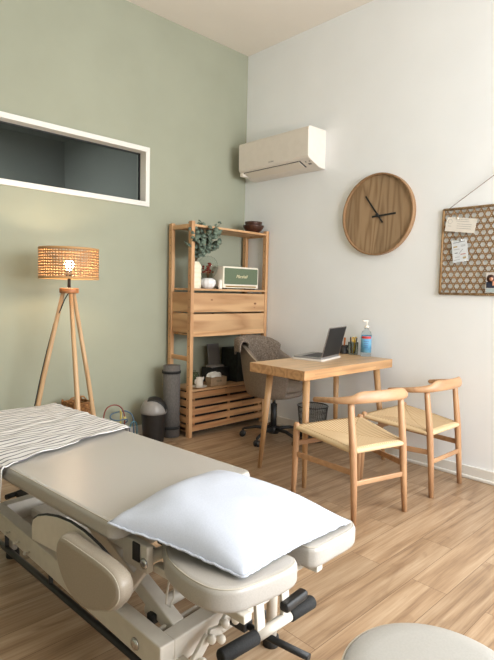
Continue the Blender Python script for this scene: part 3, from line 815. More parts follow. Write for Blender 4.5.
# lower shelf
SZ = .3965
def photo_frame():
    T = thing('grey_display_screen', (-.445, -.12, .5315), 0, 'grey upright panel standing on the black box inside the shelf', 'screen')
    b = NB(); box(b, -.068, .068, -.006, .006, .018, .210, .005, Matrix.Rotation(radians(-9), 4, 'X')); obj('panel', b, speckle(mat('mid_grey_panel', (104, 100, 98), .5), (98, 95, 93), (110, 106, 103), 8), T)
    b = NB(); box(b, -.075, .075, -.05, .035, .001, .018, .004); obj('stand', b, mat('light_grey_stand', (150, 148, 146), .5), T)
b = NB(); box(b, -.10, .10, -.075, .075, 0, .134, .004)
obj('storage_box', b, M_BLACKPL, None, (-.435, -.12, SZ), 0, 'low black storage box on the lower shelf, under the grey panel', 'box')
b = NB(); box(b, -.105, .105, -.11, .11, 0, .30, .006)
obj('black_bin_box', b, speckle(mat('black_green_fabric', (24, 30, 27), .8), (20, 24, 22), (32, 40, 36), 30), None, (-.205, -.165, SZ), 0, 'tall black box at the right end of the lower shelf, behind the office chair', 'box')
photo_frame()
def tissue():
    T = thing('tissue_box', (-.545, -.262, SZ), radians(-3), 'small brown cardboard box with white tissue bunched on top', 'tissue box')
    b = NB(); box(b, -.085, .085, -.042, .042, 0, .075, .003); bx = obj('box', b, speckle(mat('brown_card', (168, 142, 114), .8), (162, 136, 108), (174, 148, 120), 40), T)
    text_mesh('printed_word', 'TISSUES', .017, mat('dark_green_print', (50, 70, 54), .8), T, Matrix.Translation((0, -.0425, .04)) @ Matrix.Rotation(pi / 2, 4, 'X'))
    b = NB()
    def f(u, v):
        a = u * 2 * pi; r = .062 * (1 - v ** 2) ** .5 * (1 + .2 * sin(a * 5 + v * 3)); z = .075 + .05 * v ** .8 * (1 + .2 * sin(a * 3)) * (1 - .25 * v)
        p = Vector((r * cos(a) * 1.1 - .02, r * sin(a) * .6, z)); return p + Vector((0, 0, .008 * noise.noise(p * 60)))
    grid(b, 40, 12, f, closed_u=True); obj('tissue', b, mat('white_tissue', (238, 236, 230), .9), T)
tissue()
def tea():
    b = NB(); lathe(b, [(0, 0), (.035, 0), (.062, .008), (.066, .012), (.060, .012), (.03, .004), (0, .004)], 36)
    obj('saucer', b, M_WHITEPL, None, (-.735, -.265, SZ), 0, 'white saucer beneath the white pitcher on the lower shelf', 'saucer')
    T = thing('milk_pitcher', (-.735, -.265, SZ + .0045), 0, 'small white pitcher with spout on the saucer', 'pitcher')
    b = NB(); lathe(b, [(0, 0), (.026, 0), (.031, .02), (.030, .055), (.027, .072), (.029, .08), (.026, .08), (.024, .07), (0, .068)], 28)
    tube(b, [(.028, 0, .05), (.04, 0, .066), (.046, 0, .082)], [.009, .007, .005], 10); obj('body', b, M_WHITEPL, T)
    b = NB(); tube(b, [(-.028, 0, .068), (-.045, 0, .062), (-.046, 0, .035), (-.029, 0, .022)], .0035, 8); obj('handle', b, M_WHITEPL, T)
    T = thing('glass_jar', (-.70, -.15, SZ), 0, 'clear glass storage jar behind the white pitcher', 'jar')
    b = NB(); lathe(b, [(0, 0), (.038, 0), (.040, .006), (.040, .085), (.034, .098), (.034, .106)], 28); o = obj('glass_body', b, glass_mat('greenish_jar_glass', (214, 222, 204)), T); solidify(o, .0025)
    b = NB(); lathe(b, [(0, .106), (.036, .106), (.036, .114), (.012, .118), (.012, .128), (0, .13)], 24); obj('lid', b, glass_mat('lid_glass', (220, 224, 210)), T)
tea()

# ================================================================== BIN, MAT, BASKET, BEADS
def bin_():
    T = thing('waste_bin', (-1.172, -.235, 0), radians(-46), 'small black waste bin with grey domed swing lid', 'bin')
    b = NB(); lathe(b, [(0, 0), (.078, 0), (.082, .006), (.099, .235), (.101, .24), (0, .24)], 40); obj('bin_body', b, speckle(mat('black_bin_plastic', (34, 33, 33), .45), (32, 31, 31), (37, 36, 35), 30), T)
    b = NB(); lathe(b, [(.104, .236), (.105, .255), (.100, .285), (.086, .315), (.062, .34), (.03, .353), (0, .356)], 40); lathe(b, [(0, .236), (.104, .236)], 40)
    obj('lid', b, speckle(mat('grey_lid_plastic', (140, 136, 132), .4), (137, 133, 129), (143, 139, 135), 30), T)
    # dark flap curving over the dome
    b = NB()
    def f(u, v):
        t = -.35 + 1.75 * u; s = (v - .5) * 2
        w = .062
        th = t; r = .104
        x = sin(th) * r; zz = .252 + cos(th) * .108
        return Vector((x, s * w * max(.15, cos(th * .75)), zz - .018 * s * s))
    grid(b, 18, 8, f); o = obj('swing_flap', b, M_BLACKPL, T); solidify(o, .006, 1)
    return T
bin_()
def yoga_mat():
    T = thing('rolled_exercise_mat', (-.978, -.20, 0), 0, 'tall rolled grey exercise mat with black straps beside the shelf', 'exercise mat')
    b = NB(); n = 150
    # spiral roll seen from the top
    P = []
    for k in range(n + 1):
        a = 2 * pi * 5.0 * k / n; r = .018 + .051 * k / n; P.append((r * cos(a), r * sin(a)))
    rin = [b.verts.new((x, y, .005)) for x, y in P]; rup = [b.verts.new((x, y, .598)) for x, y in P]
    for k in range(n):
        f = b.faces.new((rin[k], rin[k + 1], rup[k + 1], rup[k])); f.smooth = True
    o = obj('mat_roll', b, speckle(mat('grey_foam_mat', (96, 92, 88), .85), (88, 84, 81), (102, 98, 94), 160, 2, .4, .0008, (1, 1, .35)), T); solidify(o, .0100)
    for z in (.545, .083):
        b = NB(); lathe(b, [(.0752, z - .011), (.077, z - .011), (.077, z + .011), (.0752, z + .011), (.0752, z - .011)], 40); obj('strap', b, M_FOAM, T)
    b = NB(); beam(b, (-.055, .060, .07), (-.055, .060, .56), .02, .003); obj('carry_strap', b, M_FOAM, T)
yoga_mat()
def wicker():
    T = thing('wicker_basket', (-1.79, -.19, 0), radians(8), 'brown wicker basket behind the lamp legs', 'basket')
    b = NB(); hw = .075
    for k in range(34):
        z = .008 + k * .0118
        P = [(hw * cx + .003 * sin(9 * (k % 2) + i), hw * cy, z) for i, (cx, cy) in enumerate(((-1, -1), (-.5, -1), (0, -1), (.5, -1), (1, -1), (1, -.5), (1, 0), (1, .5), (1, 1), (.5, 1), (0, 1), (-.5, 1), (-1, 1), (-1, .5), (-1, 0), (-1, -.5)))]
        tube(b, P, .0062, 6, closed=True)
    obj('woven_body', b, speckle(mat('brown_wicker', (150, 100, 52), .7), (112, 70, 34), (176, 124, 70), 70, 3, .3, .002), T)
    b = NB()
    for (x, y) in ((-1, -1), (1, -1), (1, 1), (-1, 1)): tube(b, [(hw * x, hw * y, 0), (hw * x, hw * y, .415)], .008, 8)
    obj('corner_stakes', b, mat('wicker_stake', (134, 88, 46), .7), T)
    b = NB(); tube(b, [(-hw, 0, .40), (-.05, 0, .43), (0, 0, .436), (.05, 0, .43), (hw, 0, .40)], .006, 8); obj('rim_handle', b, mat('wicker_handle', (150, 104, 58), .7), T)
wicker()
def beads():
    T = thing('bead_maze_toy', (-1.43, -.15, 0), radians(-8), 'bead maze toy of bent coloured wires on the floor by the green wall', 'toy')
    b = NB(); slab(b, rrect(-.15, .15, -.06, .06, .02), 0, .03, .005, 3); obj('wooden_base', b, M_OAK_X, T)
    def wire(name, pts, col, r=.005):
        P = []
        for i in range(len(pts) - 1):
            a, c, d, e = [Vector(pts[max(0, min(len(pts) - 1, i + j))]) for j in (-1, 0, 1, 2)]
            for s in range(6):
                t = s / 6; P.append(.5 * ((2 * c) + (d - a) * t + (2 * a - 5 * c + 4 * d - e) * t * t + (3 * c - a - 3 * d + e) * t ** 3))
        P.append(Vector(pts[-1])); b = NB(); tube(b, P, r, 8); o = obj('wire', b, mat(name, col, .4), T); o['label'] = name.replace('_', ' ')
    wire('dark_red_wire', [(-.13, -.02, .03), (-.135, -.02, .20), (-.12, -.02, .29), (-.075, -.02, .325), (-.02, -.02, .32), (.02, -.02, .28), (.035, -.02, .20), (.03, -.02, .03)], (128, 58, 48))
    wire('blue_wire', [(.12, .0, .03), (.115, .0, .20), (.08, .03, .25), (.02, .04, .255), (-.05, .03, .245), (-.07, 0, .22), (-.03, -.03, .205), (.03, -.04, .21), (.06, -.02, .19), (.03, 0, .16), (-.02, 0, .12), (-.03, 0, .03)], (62, 92, 116))
    wire('teal_wire', [(.08, .0, .03), (.085, -.01, .14), (.11, -.01, .175), (.14, -.01, .15), (.145, 0, .03)], (60, 108, 120))
    b = NB(); beam(b, (.0, 0, .03), (.015, 0, .265), .018, .010); tube(b, [(.015, 0, .255), (.005, 0, .28)], [.011, .003], 8); o = obj('peg', b, mat('yellow_peg', (196, 176, 96), .5), T)
    for (x, z, c) in ((.035, .215, (186, 168, 92)), (.03, .10, (140, 60, 50)), (-.134, .10, (70, 110, 90))):
        b = NB(); lathe(b, [(.005, -.012), (.012, -.008), (.014, 0), (.012, .008), (.005, .012)], 14, (x, -.02, z)); obj('bead', b, mat('bead_paint', c, .4), T)
beads()
# ================================================================== FLOOR LAMP
def lamp():
    T = thing('floor_lamp', (-1.972, -.45, 0), 0, 'lit tripod floor lamp with woven cane drum shade and pale wooden legs', 'lamp')
    Hh = 1.195
    for a in (-100, 20, 140):
        a = radians(a); ca, sa = cos(a), sin(a)
        b = NB(); tube(b, [(.036 * ca, .036 * sa, Hh), (.167 * ca, .167 * sa, .62), (.287 * ca, .287 * sa, .012), (.290 * ca, .290 * sa, 0)], [.0125, .0155, .0165, .0145], 16); obj('leg', b, M_LAMPWOOD, T)
    b = NB(); lathe(b, [(0, Hh - .014), (.056, Hh - .014), (.06, Hh - .010), (.06, Hh + .016), (.056, Hh + .02), (0, Hh + .02)], 32); obj('tripod_head', b, M_LAMPHEAD, T)
    b = NB(); tube(b, [(0, 0, Hh + .02), (0, 0, 1.295)], .010, 16); tube(b, [(0, 0, 1.278), (0, 0, 1.325)], .019, 18); obj('lamp_holder', b, M_BLACKPL, T)
    # shade: woven cane strips between two rims
    R_, z0, z1 = .184, 1.272, 1.470
    sh = bpy.data.objects.new('lamp_shade', None)
    b = NB(); nV = 62
    for k in range(nV):
        a = 2 * pi * k / nV + (.004 if k % 2 else -.004); w = .0082 / R_ / 2; rr = R_ + (.0008 if k % 2 else -.0008)
        for (t0, t1) in ((-w, w),):
            v = [b.verts.new((rr * cos(a + t), rr * sin(a + t), z)) for (t, z) in ((t0, z0), (t1, z0), (t1, z1), (t0, z1))]; b.faces.new(v)
    nH = 11
    for k in range(nH):
        z = z0 + .012 + (z1 - z0 - .024) * k / (nH - 1); n = 64
        v0 = [b.verts.new(((R_ + .0014) * cos(2 * pi * i / n), (R_ + .0014) * sin(2 * pi * i / n), z - .0048)) for i in range(n)]
        v1 = [b.verts.new(((R_ + .0014) * cos(2 * pi * i / n), (R_ + .0014) * sin(2 * pi * i / n), z + .0048)) for i in range(n)]
        for i in range(n):
            f = b.faces.new((v0[i], v0[(i + 1) % n], v1[(i + 1) % n], v1[i])); f.smooth = True
    cane = speckle(mat('natural_cane', (166, 126, 86), .6), (146, 106, 70), (180, 140, 98), 90)
    nt, p = nodes_of(cane)
    tr = nt.nodes.new('ShaderNodeBsdfTranslucent'); tr.inputs[0].default_value = lin((222, 180, 128)); mx = nt.nodes.new('ShaderNodeMixShader'); mx.inputs[0].default_value = .10
    outn = [n_ for n_ in nt.nodes if n_.type == 'OUTPUT_MATERIAL'][0]
    nt.links.new(p.outputs[0], mx.inputs[1]); nt.links.new(tr.outputs[0], mx.inputs[2]); nt.links.new(mx.outputs[0], outn.inputs[0])
    sho = obj('lamp_shade', b, cane, T); solidify(sho, .0010)
    b = NB(); 
    for z in (z0, z1 - .012): lathe(b, [(R_ + .003, z), (R_ + .003, z + .012), (R_ - .003, z + .012), (R_ - .003, z), (R_ + .003, z)], 64)
    obj('shade_rim', b, mat('shade_rim_cane', (186, 142, 92), .6), sho)
    b = NB()
    for k in range(3):
        a = 2 * pi * k / 3 + .5; tube(b, [(.018 * cos(a), .018 * sin(a), 1.300), (R_ * cos(a), R_ * sin(a), 1.276)], .002, 6)
    obj('shade_spider', b, M_BLACKPL, sho)
    em = bpy.data.materials.new('lit_bulb'); em.use_nodes = True; p = em.node_tree.nodes['Principled BSDF']
    p.inputs['Base Color'].default_value = (1, .9, .75, 1); p.inputs['Emission Color'].default_value = (1.0, .76, .50, 1); p.inputs['Emission Strength'].default_value = 210
    b = NB(); lathe(b, [(0, 1.325), (.013, 1.325), (.016, 1.333), (.026, 1.350), (.030, 1.365), (.027, 1.382), (.016, 1.393), (0, 1.396)], 28); obj('bulb', b, em, T)
    a = radians(140); ca, sa = cos(a), sin(a)
    b = NB()
    def on_leg(z, o1, o2): r = .036 + (.290 - .036) * (1.195 - z) / 1.195; return (r * ca + o1, r * sa + o2, z)
    P = [(.004, -.006, 1.20), on_leg(1.14, .014, -.014), on_leg(1.08, .0, -.02), on_leg(.98, -.008, .018), on_leg(.80, -.020, .012), on_leg(.60, -.024, .012), on_leg(.40, -.024, .008), on_leg(.15, -.03, .0), (-.27, .19, .006), (-.40, .34, .006)]
    tube(b, P, .0036, 8); obj('power_cord', b, M_BLACKPL, T)
lamp()

# ================================================================== AIR CONDITIONER
def aircon():
    T = thing('air_conditioner', (0, -.552, 2.243), 0, 'white wall mounted air conditioner high in the corner', 'air conditioner')
    hl = .408
    F = Matrix(((1, 0, 0, 0), (0, 0, 1, 0), (0, 1, 0, 0), (0, 0, 0, 1)))
    prof = [(-.001, .312), (-.205, .308), (-.222, .300), (-.230, .285), (-.226, .072), (-.215, .056), (-.085, .006), (-.05, .0), (-.001, .0)]
    area_ = sum(a[0] * b_[1] - b_[0] * a[1] for a, b_ in zip(prof, prof[1:] + prof[:1]))
    if area_ < 0: prof = prof[::-1]
    b = NB(); slab(b, prof, -hl, hl, .006, 3, F, smooth=False); obj('casing', b, speckle(mat('warm_white_plastic', (224, 216, 206), .38), (222, 214, 204), (226, 218, 208), 20), T)
    # underside louvre, lying on the slanted lower face
    d = Vector((-.085 + .215, 0, .006 - .056)); d.normalize(); nrm = Vector((d.z, 0, -d.x)).normalized()
    if nrm.z > 0: nrm = -nrm
    mid = Vector((-.150, 0, .031))
    def P(s, y, h): return mid + d * s + nrm * h + Vector((0, y, 0))
    def plate(bm, s0, s1, y0, y1, h0, h1, mi=0):
        vs = [bm.verts.new(P(s, y, h)) for h in (h0, h1) for (s, y) in ((s0, y0), (s1, y0), (s1, y1), (s0, y1))]
        for q in ((0, 1, 2, 3), (4, 5, 6, 7), (0, 1, 5, 4), (1, 2, 6, 5), (2, 3, 7, 6), (3, 0, 4, 7)):
            f = bm.faces.new([vs[i] for i in q]); f.material_index = mi
    b = NB(); plate(b, -.050, .045, -.30, .37, -.001, .0006); obj('outlet_gap_shade', b, M_DARK, T)  # near-black plate paints the shade of the slot round the louvre
    b = NB(); plate(b, -.044, .040, -.285, .36, .001, .006); obj('louvre', b, mat('louvre_plastic', (226, 216, 202), .45), T)
    b = NB(); plate(b, -.03, -.018, -.345, -.335, 0, .002); plate(b, -.03, -.018, -.385, -.375, 0, .002); plate(b, 0, .02, -.375, -.345, 0, .0015); obj('indicator', b, mat('grey_indicator', (120, 116, 112), .4), T)
    text_mesh('logo', 'DAIKIN', .018, mat('grey_logo_print', (130, 126, 122), .5), T, Matrix.Translation((-.2275, 0, .085)) @ Matrix.Rotation(-pi / 2, 4, 'Z') @ Matrix.Rotation(pi / 2, 4, 'X'))
    b = NB(); box(b, -.20, -.03, hl - .035, hl + .008, .02, .25, .004); obj('hose_cover', b, M_WHITEPL, T)
aircon()

# ================================================================== CLOCK
def clock():
    T = thing('wall_clock', (0, -1.486, 1.824), 0, 'large round wooden wall clock with plain face and black hands', 'clock')
    My = Matrix.Rotation(-pi / 2, 4, 'Y'); R_ = .306
    b = NB(); lathe(b, [(0, .001), (R_ - .01, .001), (R_ - .01, .022), (0, .022)], 72, M=My, smooth=False); obj('face', b, M_CLOCK, T)
    b = NB(); lathe(b, [(R_ - .0095, .0), (R_, .0), (R_, .040), (R_ - .003, .042), (R_ - .0095, .042), (R_ - .0125, .040), (R_ - .0125, .022)], 96, M=My, smooth=False); obj('rim', b, M_CLOCKRIM, T)
    def hand(name, tip, tail, w, x):
        b = NB(); beam(b, (x, -tail[0], tail[1]), (x, -tip[0], tip[1]), w, .002, .0005, (-1, 0, 0)); obj(name, b, M_BLACKPL, T)
    hand('minute_hand', (-.104, .146), (.053, -.065), .012, -.030)
    hand('hour_hand', (.158, -.003), (-.044, -.015), .014, -.026)
    b = NB(); lathe(b, [(0, .022), (.011, .022), (.011, .033), (0, .034)], 20, M=My); obj('hub', b, M_BLACKPL, T)
clock()

# ================================================================== WOVEN MEMO BOARD
def board():
    y0, y1, z0, z1 = -2.78, -2.004, 1.238, 1.808     # y1 is the end nearest the clock
    T = thing('woven_memo_board', (0, (y0 + y1) / 2, z0), 0, 'brown open-weave bamboo memo board hanging from a cord at the right edge', 'memo board')
    W = (y1 - y0) / 2; Hh = z1 - z0
    m = speckle(mat('brown_bamboo_weave', (142, 112, 78), .6), (112, 84, 56), (160, 130, 94), 60)
    b = NB(); sp = .039; w = .0088
    def strip(ang, off, x):
        d = Vector((cos(ang), sin(ang))); n = Vector((-sin(ang), cos(ang))); p = n * off + Vector((0, Hh / 2))
        ts = [-9, 9]
        for ax, lo, hi in ((0, -W, W), (1, 0.004, Hh - .004)):
            if abs(d[ax]) > 1e-6:
                a, c = (lo - p[ax]) / d[ax], (hi - p[ax]) / d[ax]; ts[0] = max(ts[0], min(a, c)); ts[1] = min(ts[1], max(a, c))
            elif not lo < p[ax] < hi: return
        if ts[1] - ts[0] < .01: return
        a = p + d * ts[0]; c = p + d * ts[1]
        beam(b, (x, a.x, a.y), (x, c.x, c.y), w, .0012, 0, (-1, 0, 0))
    for k in range(-40, 41):
        for i, ang in enumerate((0, pi / 3, -pi / 3)): strip(ang, (k + .5) * sp, -.010 - .0013 * i)
    obj('woven_panel', b, m, T)
    b = NB()
    for (a, c) in (((-W, Hh), (W, Hh)), ((-W, 0), (W, 0)), ((-W, 0), (-W, Hh)), ((W, 0), (W, Hh))):
        tube(b, [(-.0115, a[0], a[1]), (-.0115, c[0], c[1])], .0085, 10)
    obj('border', b, speckle(mat('bamboo_border', (150, 118, 80), .6), (128, 98, 64), (164, 132, 92), 30), T)
    M_lash = mat('pale_binding', (196, 178, 146), .7)
    for k in range(13):
        y = -W + .03 + k * (2 * W - .06) / 12
        for z in (0, Hh):
            b = NB(); tube(b, [(-.021, y - .012, z - .008), (-.0215, y, z + .008), (-.021, y + .012, z - .008)], .0013, 6); obj('lashing', b, M_lash, T)
    b = NB(); yc = -W + .05
    tube(b, [(-.021, W - .035, Hh + .0), (-.018, W - .33, Hh + .193), (-.016, 0, Hh + .248)], .0022, 6); tube(b, [(-.016, 0, Hh + .248), (-.021, -W + .035, Hh)], .0022, 6); obj('hanging_cord', b, mat('brown_string', (128, 100, 84), .8), T)
    b = NB(); tube(b, [(-.001, 0, Hh + .254), (-.02, 0, Hh + .256)], .003, 8); obj('nail', b, M_CHROME, T)
    bx = -.025
    M_ink = mat('grey_print', (120, 118, 116), .8)
    def card(name, yc, zc, w, h, rot, col, label, cat):
        C = thing(name, (bx, yc, zc), 0, label, cat)
        Mr = Matrix.Rotation(rot, 4, 'X')
        b = NB(); box(b, -.0008, .0004, -w / 2, w / 2, -h / 2, h / 2, 0, Mr); obj('paper', b, mat(name + '_paper', col, .8), C)
        return C, Mr
    C, Mr = card('paper_card', -2.131, 1.697, .205, .095, radians(8), (224, 218, 208), 'wide cream paper card pinned at the top left of the woven board', 'card')
    b = NB()
    for (y, z, w) in ((-.01, .024, .09), (-.025, .006, .10), (-.025, -.008, .10), (-.025, -.022, .10), (.075, -.012, .025)): box(b, -.0012, -.0007, y - w / 2, y + w / 2, z - .001, z + .001, 0, Mr)
    lathe(b, [(.014, 0), (.0155, 0), (.0155, .0004), (.014, .0004), (.014, 0)], 20, M=Mr @ Matrix.Translation((-.0007, .075, .018)) @ Matrix.Rotation(-pi / 2, 4, 'Y'))
    obj('print', b, M_ink, C)
    text_mesh('printed_words', 'CARTE CADEAU', .0105, M_ink, C, Mr @ Matrix.Translation((-.001, -.01, .036)) @ Matrix.Rotation(-pi / 2, 4, 'Z') @ Matrix.Rotation(pi / 2, 4, 'X'), extrude=.0001)
    b = NB(); lathe(b, [(0, 0), (.006, 0), (.006, .008), (0, .009)], 12, M=Matrix.Translation((-.001, .02, .045)) @ Matrix.Rotation(-pi / 2, 4, 'Y')); obj('pin', b, M_WHITEPL, C)
    C, Mr = card('paper_flyer', -2.136, 1.526, .105, .150, radians(-8), (214, 218, 222), 'small white flyer with coloured marks pinned below the cream card', 'flyer')
    b = NB()
    for (y, z, w, h, mi) in ((0, .058, .08, .004, 0), (.028, .03, .028, .009, 1), (-.02, -.025, .035, .006, 2), (.026, -.012, .02, .005, 0), (-.025, .035, .03, .002, 0), (-.025, .028, .03, .002, 0), (.02, -.04, .03, .002, 0), (.025, -.058, .04, .002, 0), (-.028, -.05, .022, .012, 1), (.02, .012, .04, .002, 0)):
        box(b, -.0013, -.0007, y - w / 2, y + w / 2, z - h / 2, z + h / 2, 0, Mr, mi=mi)
    beam(b, (-.001, .005, -.02), (-.001, -.02, .012), .002, .0004, 0, (-1, 0, 0))
    obj('print', b, [mat('dark_print', (90, 94, 98), .8), mat('tan_print', (176, 154, 108), .8), mat('rose_print', (190, 132, 120), .8)], C)
    b = NB(); lathe(b, [(0, 0), (.006, 0), (.006, .008), (0, .009)], 12, M=Matrix.Translation((-.001, -.005, .069)) @ Matrix.Rotation(-pi / 2, 4, 'Y')); obj('pin', b, M_CHROME, C)
    C, Mr = card('photo_print', -2.372, 1.315, .11, .13, 0, (206, 200, 196), 'small photo print of a person in dark clothes at the right edge of the board', 'photo')
    # flat picture areas: hair, face, dark clothes, pale strip below
    b = NB()
    lathe(b, [(0, .0), (.026, .0), (.026, .0003), (0, .0003)], 20, M=Matrix.Translation((-.0009, .025, .025)) @ Matrix.Rotation(-pi / 2, 4, 'Y'), mi=0)
    lathe(b, [(0, .0), (.012, .0), (.012, .0003), (0, .0003)], 20, M=Matrix.Translation((-.0014, .022, .022)) @ Matrix.Rotation(-pi / 2, 4, 'Y'), mi=1)
    box(b, -.0012, -.0008, .0, .052, -.035, .004, 0, mi=2); box(b, -.0014, -.0008, -.012, .012, -.02, .01, 0, mi=1); box(b, -.0014, -.0008, -.05, .052, -.062, -.038, 0, mi=3)
    obj('picture', b, [mat('dark_hair_print', (70, 40, 32), .5), mat('skin_print', (206, 150, 124), .5), mat('navy_print', (38, 44, 62), .5), mat('pale_print', (170, 184, 186), .5)], C)
board()
# ================================================================== DESK
DZ = .750
def desk():
    X0, X1, Y0, Y1 = -1.075, -.072, -1.700, -1.224
    T = thing('desk', (X0, Y0, 0), 0, 'light bamboo desk with thick layered edge standing against the white wall', 'desk')
    W = X1 - X0; D = Y1 - Y0; t = .062
    b = NB(); box(b, 0, W, 0, D, DZ - t, DZ, .005, seg=3)
    for f in b.faces:
        if f.normal.z < .8: f.material_index = 1
    obj('desk_top', b, [M_BAMBOO_X, M_BAMBOO_E], T)
    for (tx, ty, fx, fy) in ((.085, .055, .085, .045), (.13, D - .07, .125, D + .005), (W - .12, .06, W - .035, .02), (W - .12, D - .06, W - .045, D - .02)):
        b = NB(); tube(b, [(tx, ty, DZ - t), (fx, fy, 0)], [.024, .0145], 18); obj('leg', b, M_BAMBOO_Z, T)
desk()

# laptop on a flat stand
def laptop():
    T = thing('laptop', (-.735, -1.447, DZ + .0005), radians(0), 'open grey laptop on a pale flat stand on the desk', 'laptop')
    # local frame: hinge along the side facing the camera right
    ang = radians(14); Mr = Matrix.Translation((.215, .10, 0)) @ Matrix.Rotation(ang, 4, 'Z')
    # the laptop faces the far side of the desk: screen back towards the chairs
    b = NB(); slab(b, rrect(-.165, .165, -.12, .12, .012), 0, .013, .002, 2, Mr); obj('laptop_sleeve', b, mat('pale_sleeve', (206, 198, 190), .6), T)
    b = NB(); slab(b, rrect(-.156, .156, -.110, .110, .012), .013, .025, .003, 2, Mr); ba = obj('laptop_base', b, mat('space_grey_aluminium', (150, 148, 148), .35, .6), T)
    b = NB(); box(b, -.13, .13, -.075, .05, .0252, .0258, 0, Mr); obj('keyboard', b, M_BLACKPL, ba)
    Ms = Mr @ Matrix.Translation((0, -.106, .024)) @ Matrix.Rotation(radians(104), 4, 'X')
    b = NB(); slab(b, rrect(-.156, .156, 0, .218, .010), -.003, .003, .001, 2, Ms); sc = obj('laptop_lid', b, speckle(mat('lid_grey', (132, 124, 120), .35, .5), (130, 122, 118), (134, 126, 122), 10), T)
    b = NB(); box(b, -.150, .150, .006, .212, .0031, .0034, 0, Ms); obj('screen', b, M_DARK, sc)
    b = NB(); 
    lathe(b, [(0, 0), (.009, 0), (.009, .0006), (0, .0006)], 16, M=Ms @ Matrix.Translation((0, .108, -.0038))); box(b, -.001, .006, .117, .124, -.0037, -.0031, 0, Ms); obj('lid_emblem', b, mat('dark_emblem', (60, 52, 48), .2, .5), sc)
LAP = laptop()

def bottle():
    T = thing('sanitiser_bottle', (-.095, -1.482, DZ + .0005), radians(150), 'clear pump bottle of hand sanitiser with blue label on the desk', 'bottle')
    b = NB(); lathe(b, [(0, 0), (.036, 0), (.039, .006), (.038, .168), (.033, .186), (.015, .202), (.015, .214), (0, .214)], 32); obj('bottle_body', b, glass_mat('clear_plastic', (226, 236, 240), .05, 1.2), T)
    b = NB(); lathe(b, [(.0394, .03), (.0397, .03), (.0397, .158), (.0394, .158), (.0394, .03)], 40); lathe(b, [(.0398, .135), (.0402, .135), (.0402, .156), (.0398, .156), (.0398, .135)], 40)
    o = obj('bottle_label', b, speckle(mat('blue_label', (86, 150, 186), .5), (70, 136, 178), (120, 174, 200), 20), T)
    def bent(body, size, m_, z, name, R_=.0405):
        ob = text_mesh(name, body, size, m_, T, Matrix.Identity(4), extrude=.0003)
        for v in ob.data.vertices:
            a = radians(84) - v.co.x / R_ + pi; r = R_ + v.co.z
            v.co = Vector((r * cos(-a + pi), r * sin(-a + pi), z + v.co.y))
    b = NB()
    # red band across the top of the label, on the visible half
    n = 14; v0 = []; v1 = []
    for i in range(n + 1):
        a = radians(10 + 110 * i / n); v0.append(b.verts.new((.0404 * cos(a), .0404 * sin(a), .136))); v1.append(b.verts.new((.0404 * cos(a), .0404 * sin(a), .154)))
    for i in range(n): b.faces.new((v0[i], v0[i + 1], v1[i + 1], v1[i]))
    o2 = obj('red_band', b, mat('red_label_band', (196, 52, 48), .5), T); solidify(o2, .0003, 1)
    b = NB()
    for k, (z, w) in enumerate(((.115, 60), (.100, 50), (.086, 44), (.072, 36))):
        for i in range(8):
            a0 = radians(65 - w / 2 + w * i / 8); a1 = radians(65 - w / 2 + w * (i + .7) / 8)
            v = [b.verts.new((.0402 * cos(a), .0402 * sin(a), zz)) for (a, zz) in ((a0, z - .002), (a1, z - .002), (a1, z + .002), (a0, z + .002))]; b.faces.new(v)
    o3 = obj('label_print', b, mat('label_ink', (70, 66, 120), .5), T); solidify(o3, .0002, 1)
    b = NB(); lathe(b, [(0, .214), (.017, .214), (.017, .230), (.012, .234), (.006, .236), (.006, .264), (0, .264)], 24); box(b, -.008, .034, -.008, .008, .264, .274, .003); obj('pump', b, M_WHITEPL, T)
bottle()
def pencil_pot():
    T = thing('pen_pot', (-.075, -1.352, DZ + .0005), 0, 'clear glass pot of pens and yellow scissors beside the bottle', 'pen pot')
    b = NB(); lathe(b, [(0, 0), (.036, 0), (.037, .004), (.037, .095)], 28); o = obj('pot', b, glass_mat('pot_glass', (216, 222, 216)), T); solidify(o, .002, 1)
    # yellow handled scissors
    S = NB(); 
    for s in (-1, 1):
        tube(S, [(.010 * s, -.012, .012), (0, -.012, .085), (-.012 * s, -.012, .10)], [.003, .004, .004], 8)
        tube(S, [(-.018 * s + .012 * cos(2 * pi * k / 16) - .004, -.013, .118 + .017 * sin(2 * pi * k / 16)) for k in range(16)], .0042, 8, closed=True)
    obj('scissors', S, mat('yellow_plastic', (226, 186, 78), .4), T)
    cols = [((40, 38, 36), 'black'), ((186, 120, 40), 'amber'), ((30, 30, 34), 'black'), ((214, 178, 60), 'yellow'), ((60, 60, 60), 'grey')]
    for k, (c, nm) in enumerate(cols):
        a = 1.3 * k; b = NB(); tube(b, [(.015 * cos(a), .015 * sin(a), .006), (.027 * cos(a + .3), .027 * sin(a + .3), .115 + .008 * (k % 3)), (.028 * cos(a + .3), .028 * sin(a + .3), .122 + .008 * (k % 3))], [.0038, .0042, .002], 8)
        obj('pen', b, mat(nm + '_pen', c, .4), T)
pencil_pot()
def black_cup():
    T = thing('black_pen_holder', (-.092, -1.276, DZ + .0005), 0, 'small black holder with brown brush between laptop and pen pot', 'pen holder')
    b = NB(); lathe(b, [(0, 0), (.034, 0), (.036, .01), (.030, .04), (.034, .06), (.036, .064), (.031, .064), (.026, .04), (0, .03)], 24); obj('cup', b, M_BLACKPL, T)
    b = NB(); tube(b, [(.0, 0, .03), (.008, 0, .085), (.012, 0, .125)], [.005, .007, .009], 10); obj('brush', b, mat('amber_brush', (172, 96, 40), .5), T)
    b = NB(); tube(b, [(-.01, .01, .03), (-.014, .01, .11)], .004, 8); obj('pen', b, mat('brown_pen', (84, 56, 40), .4), T)
black_cup()

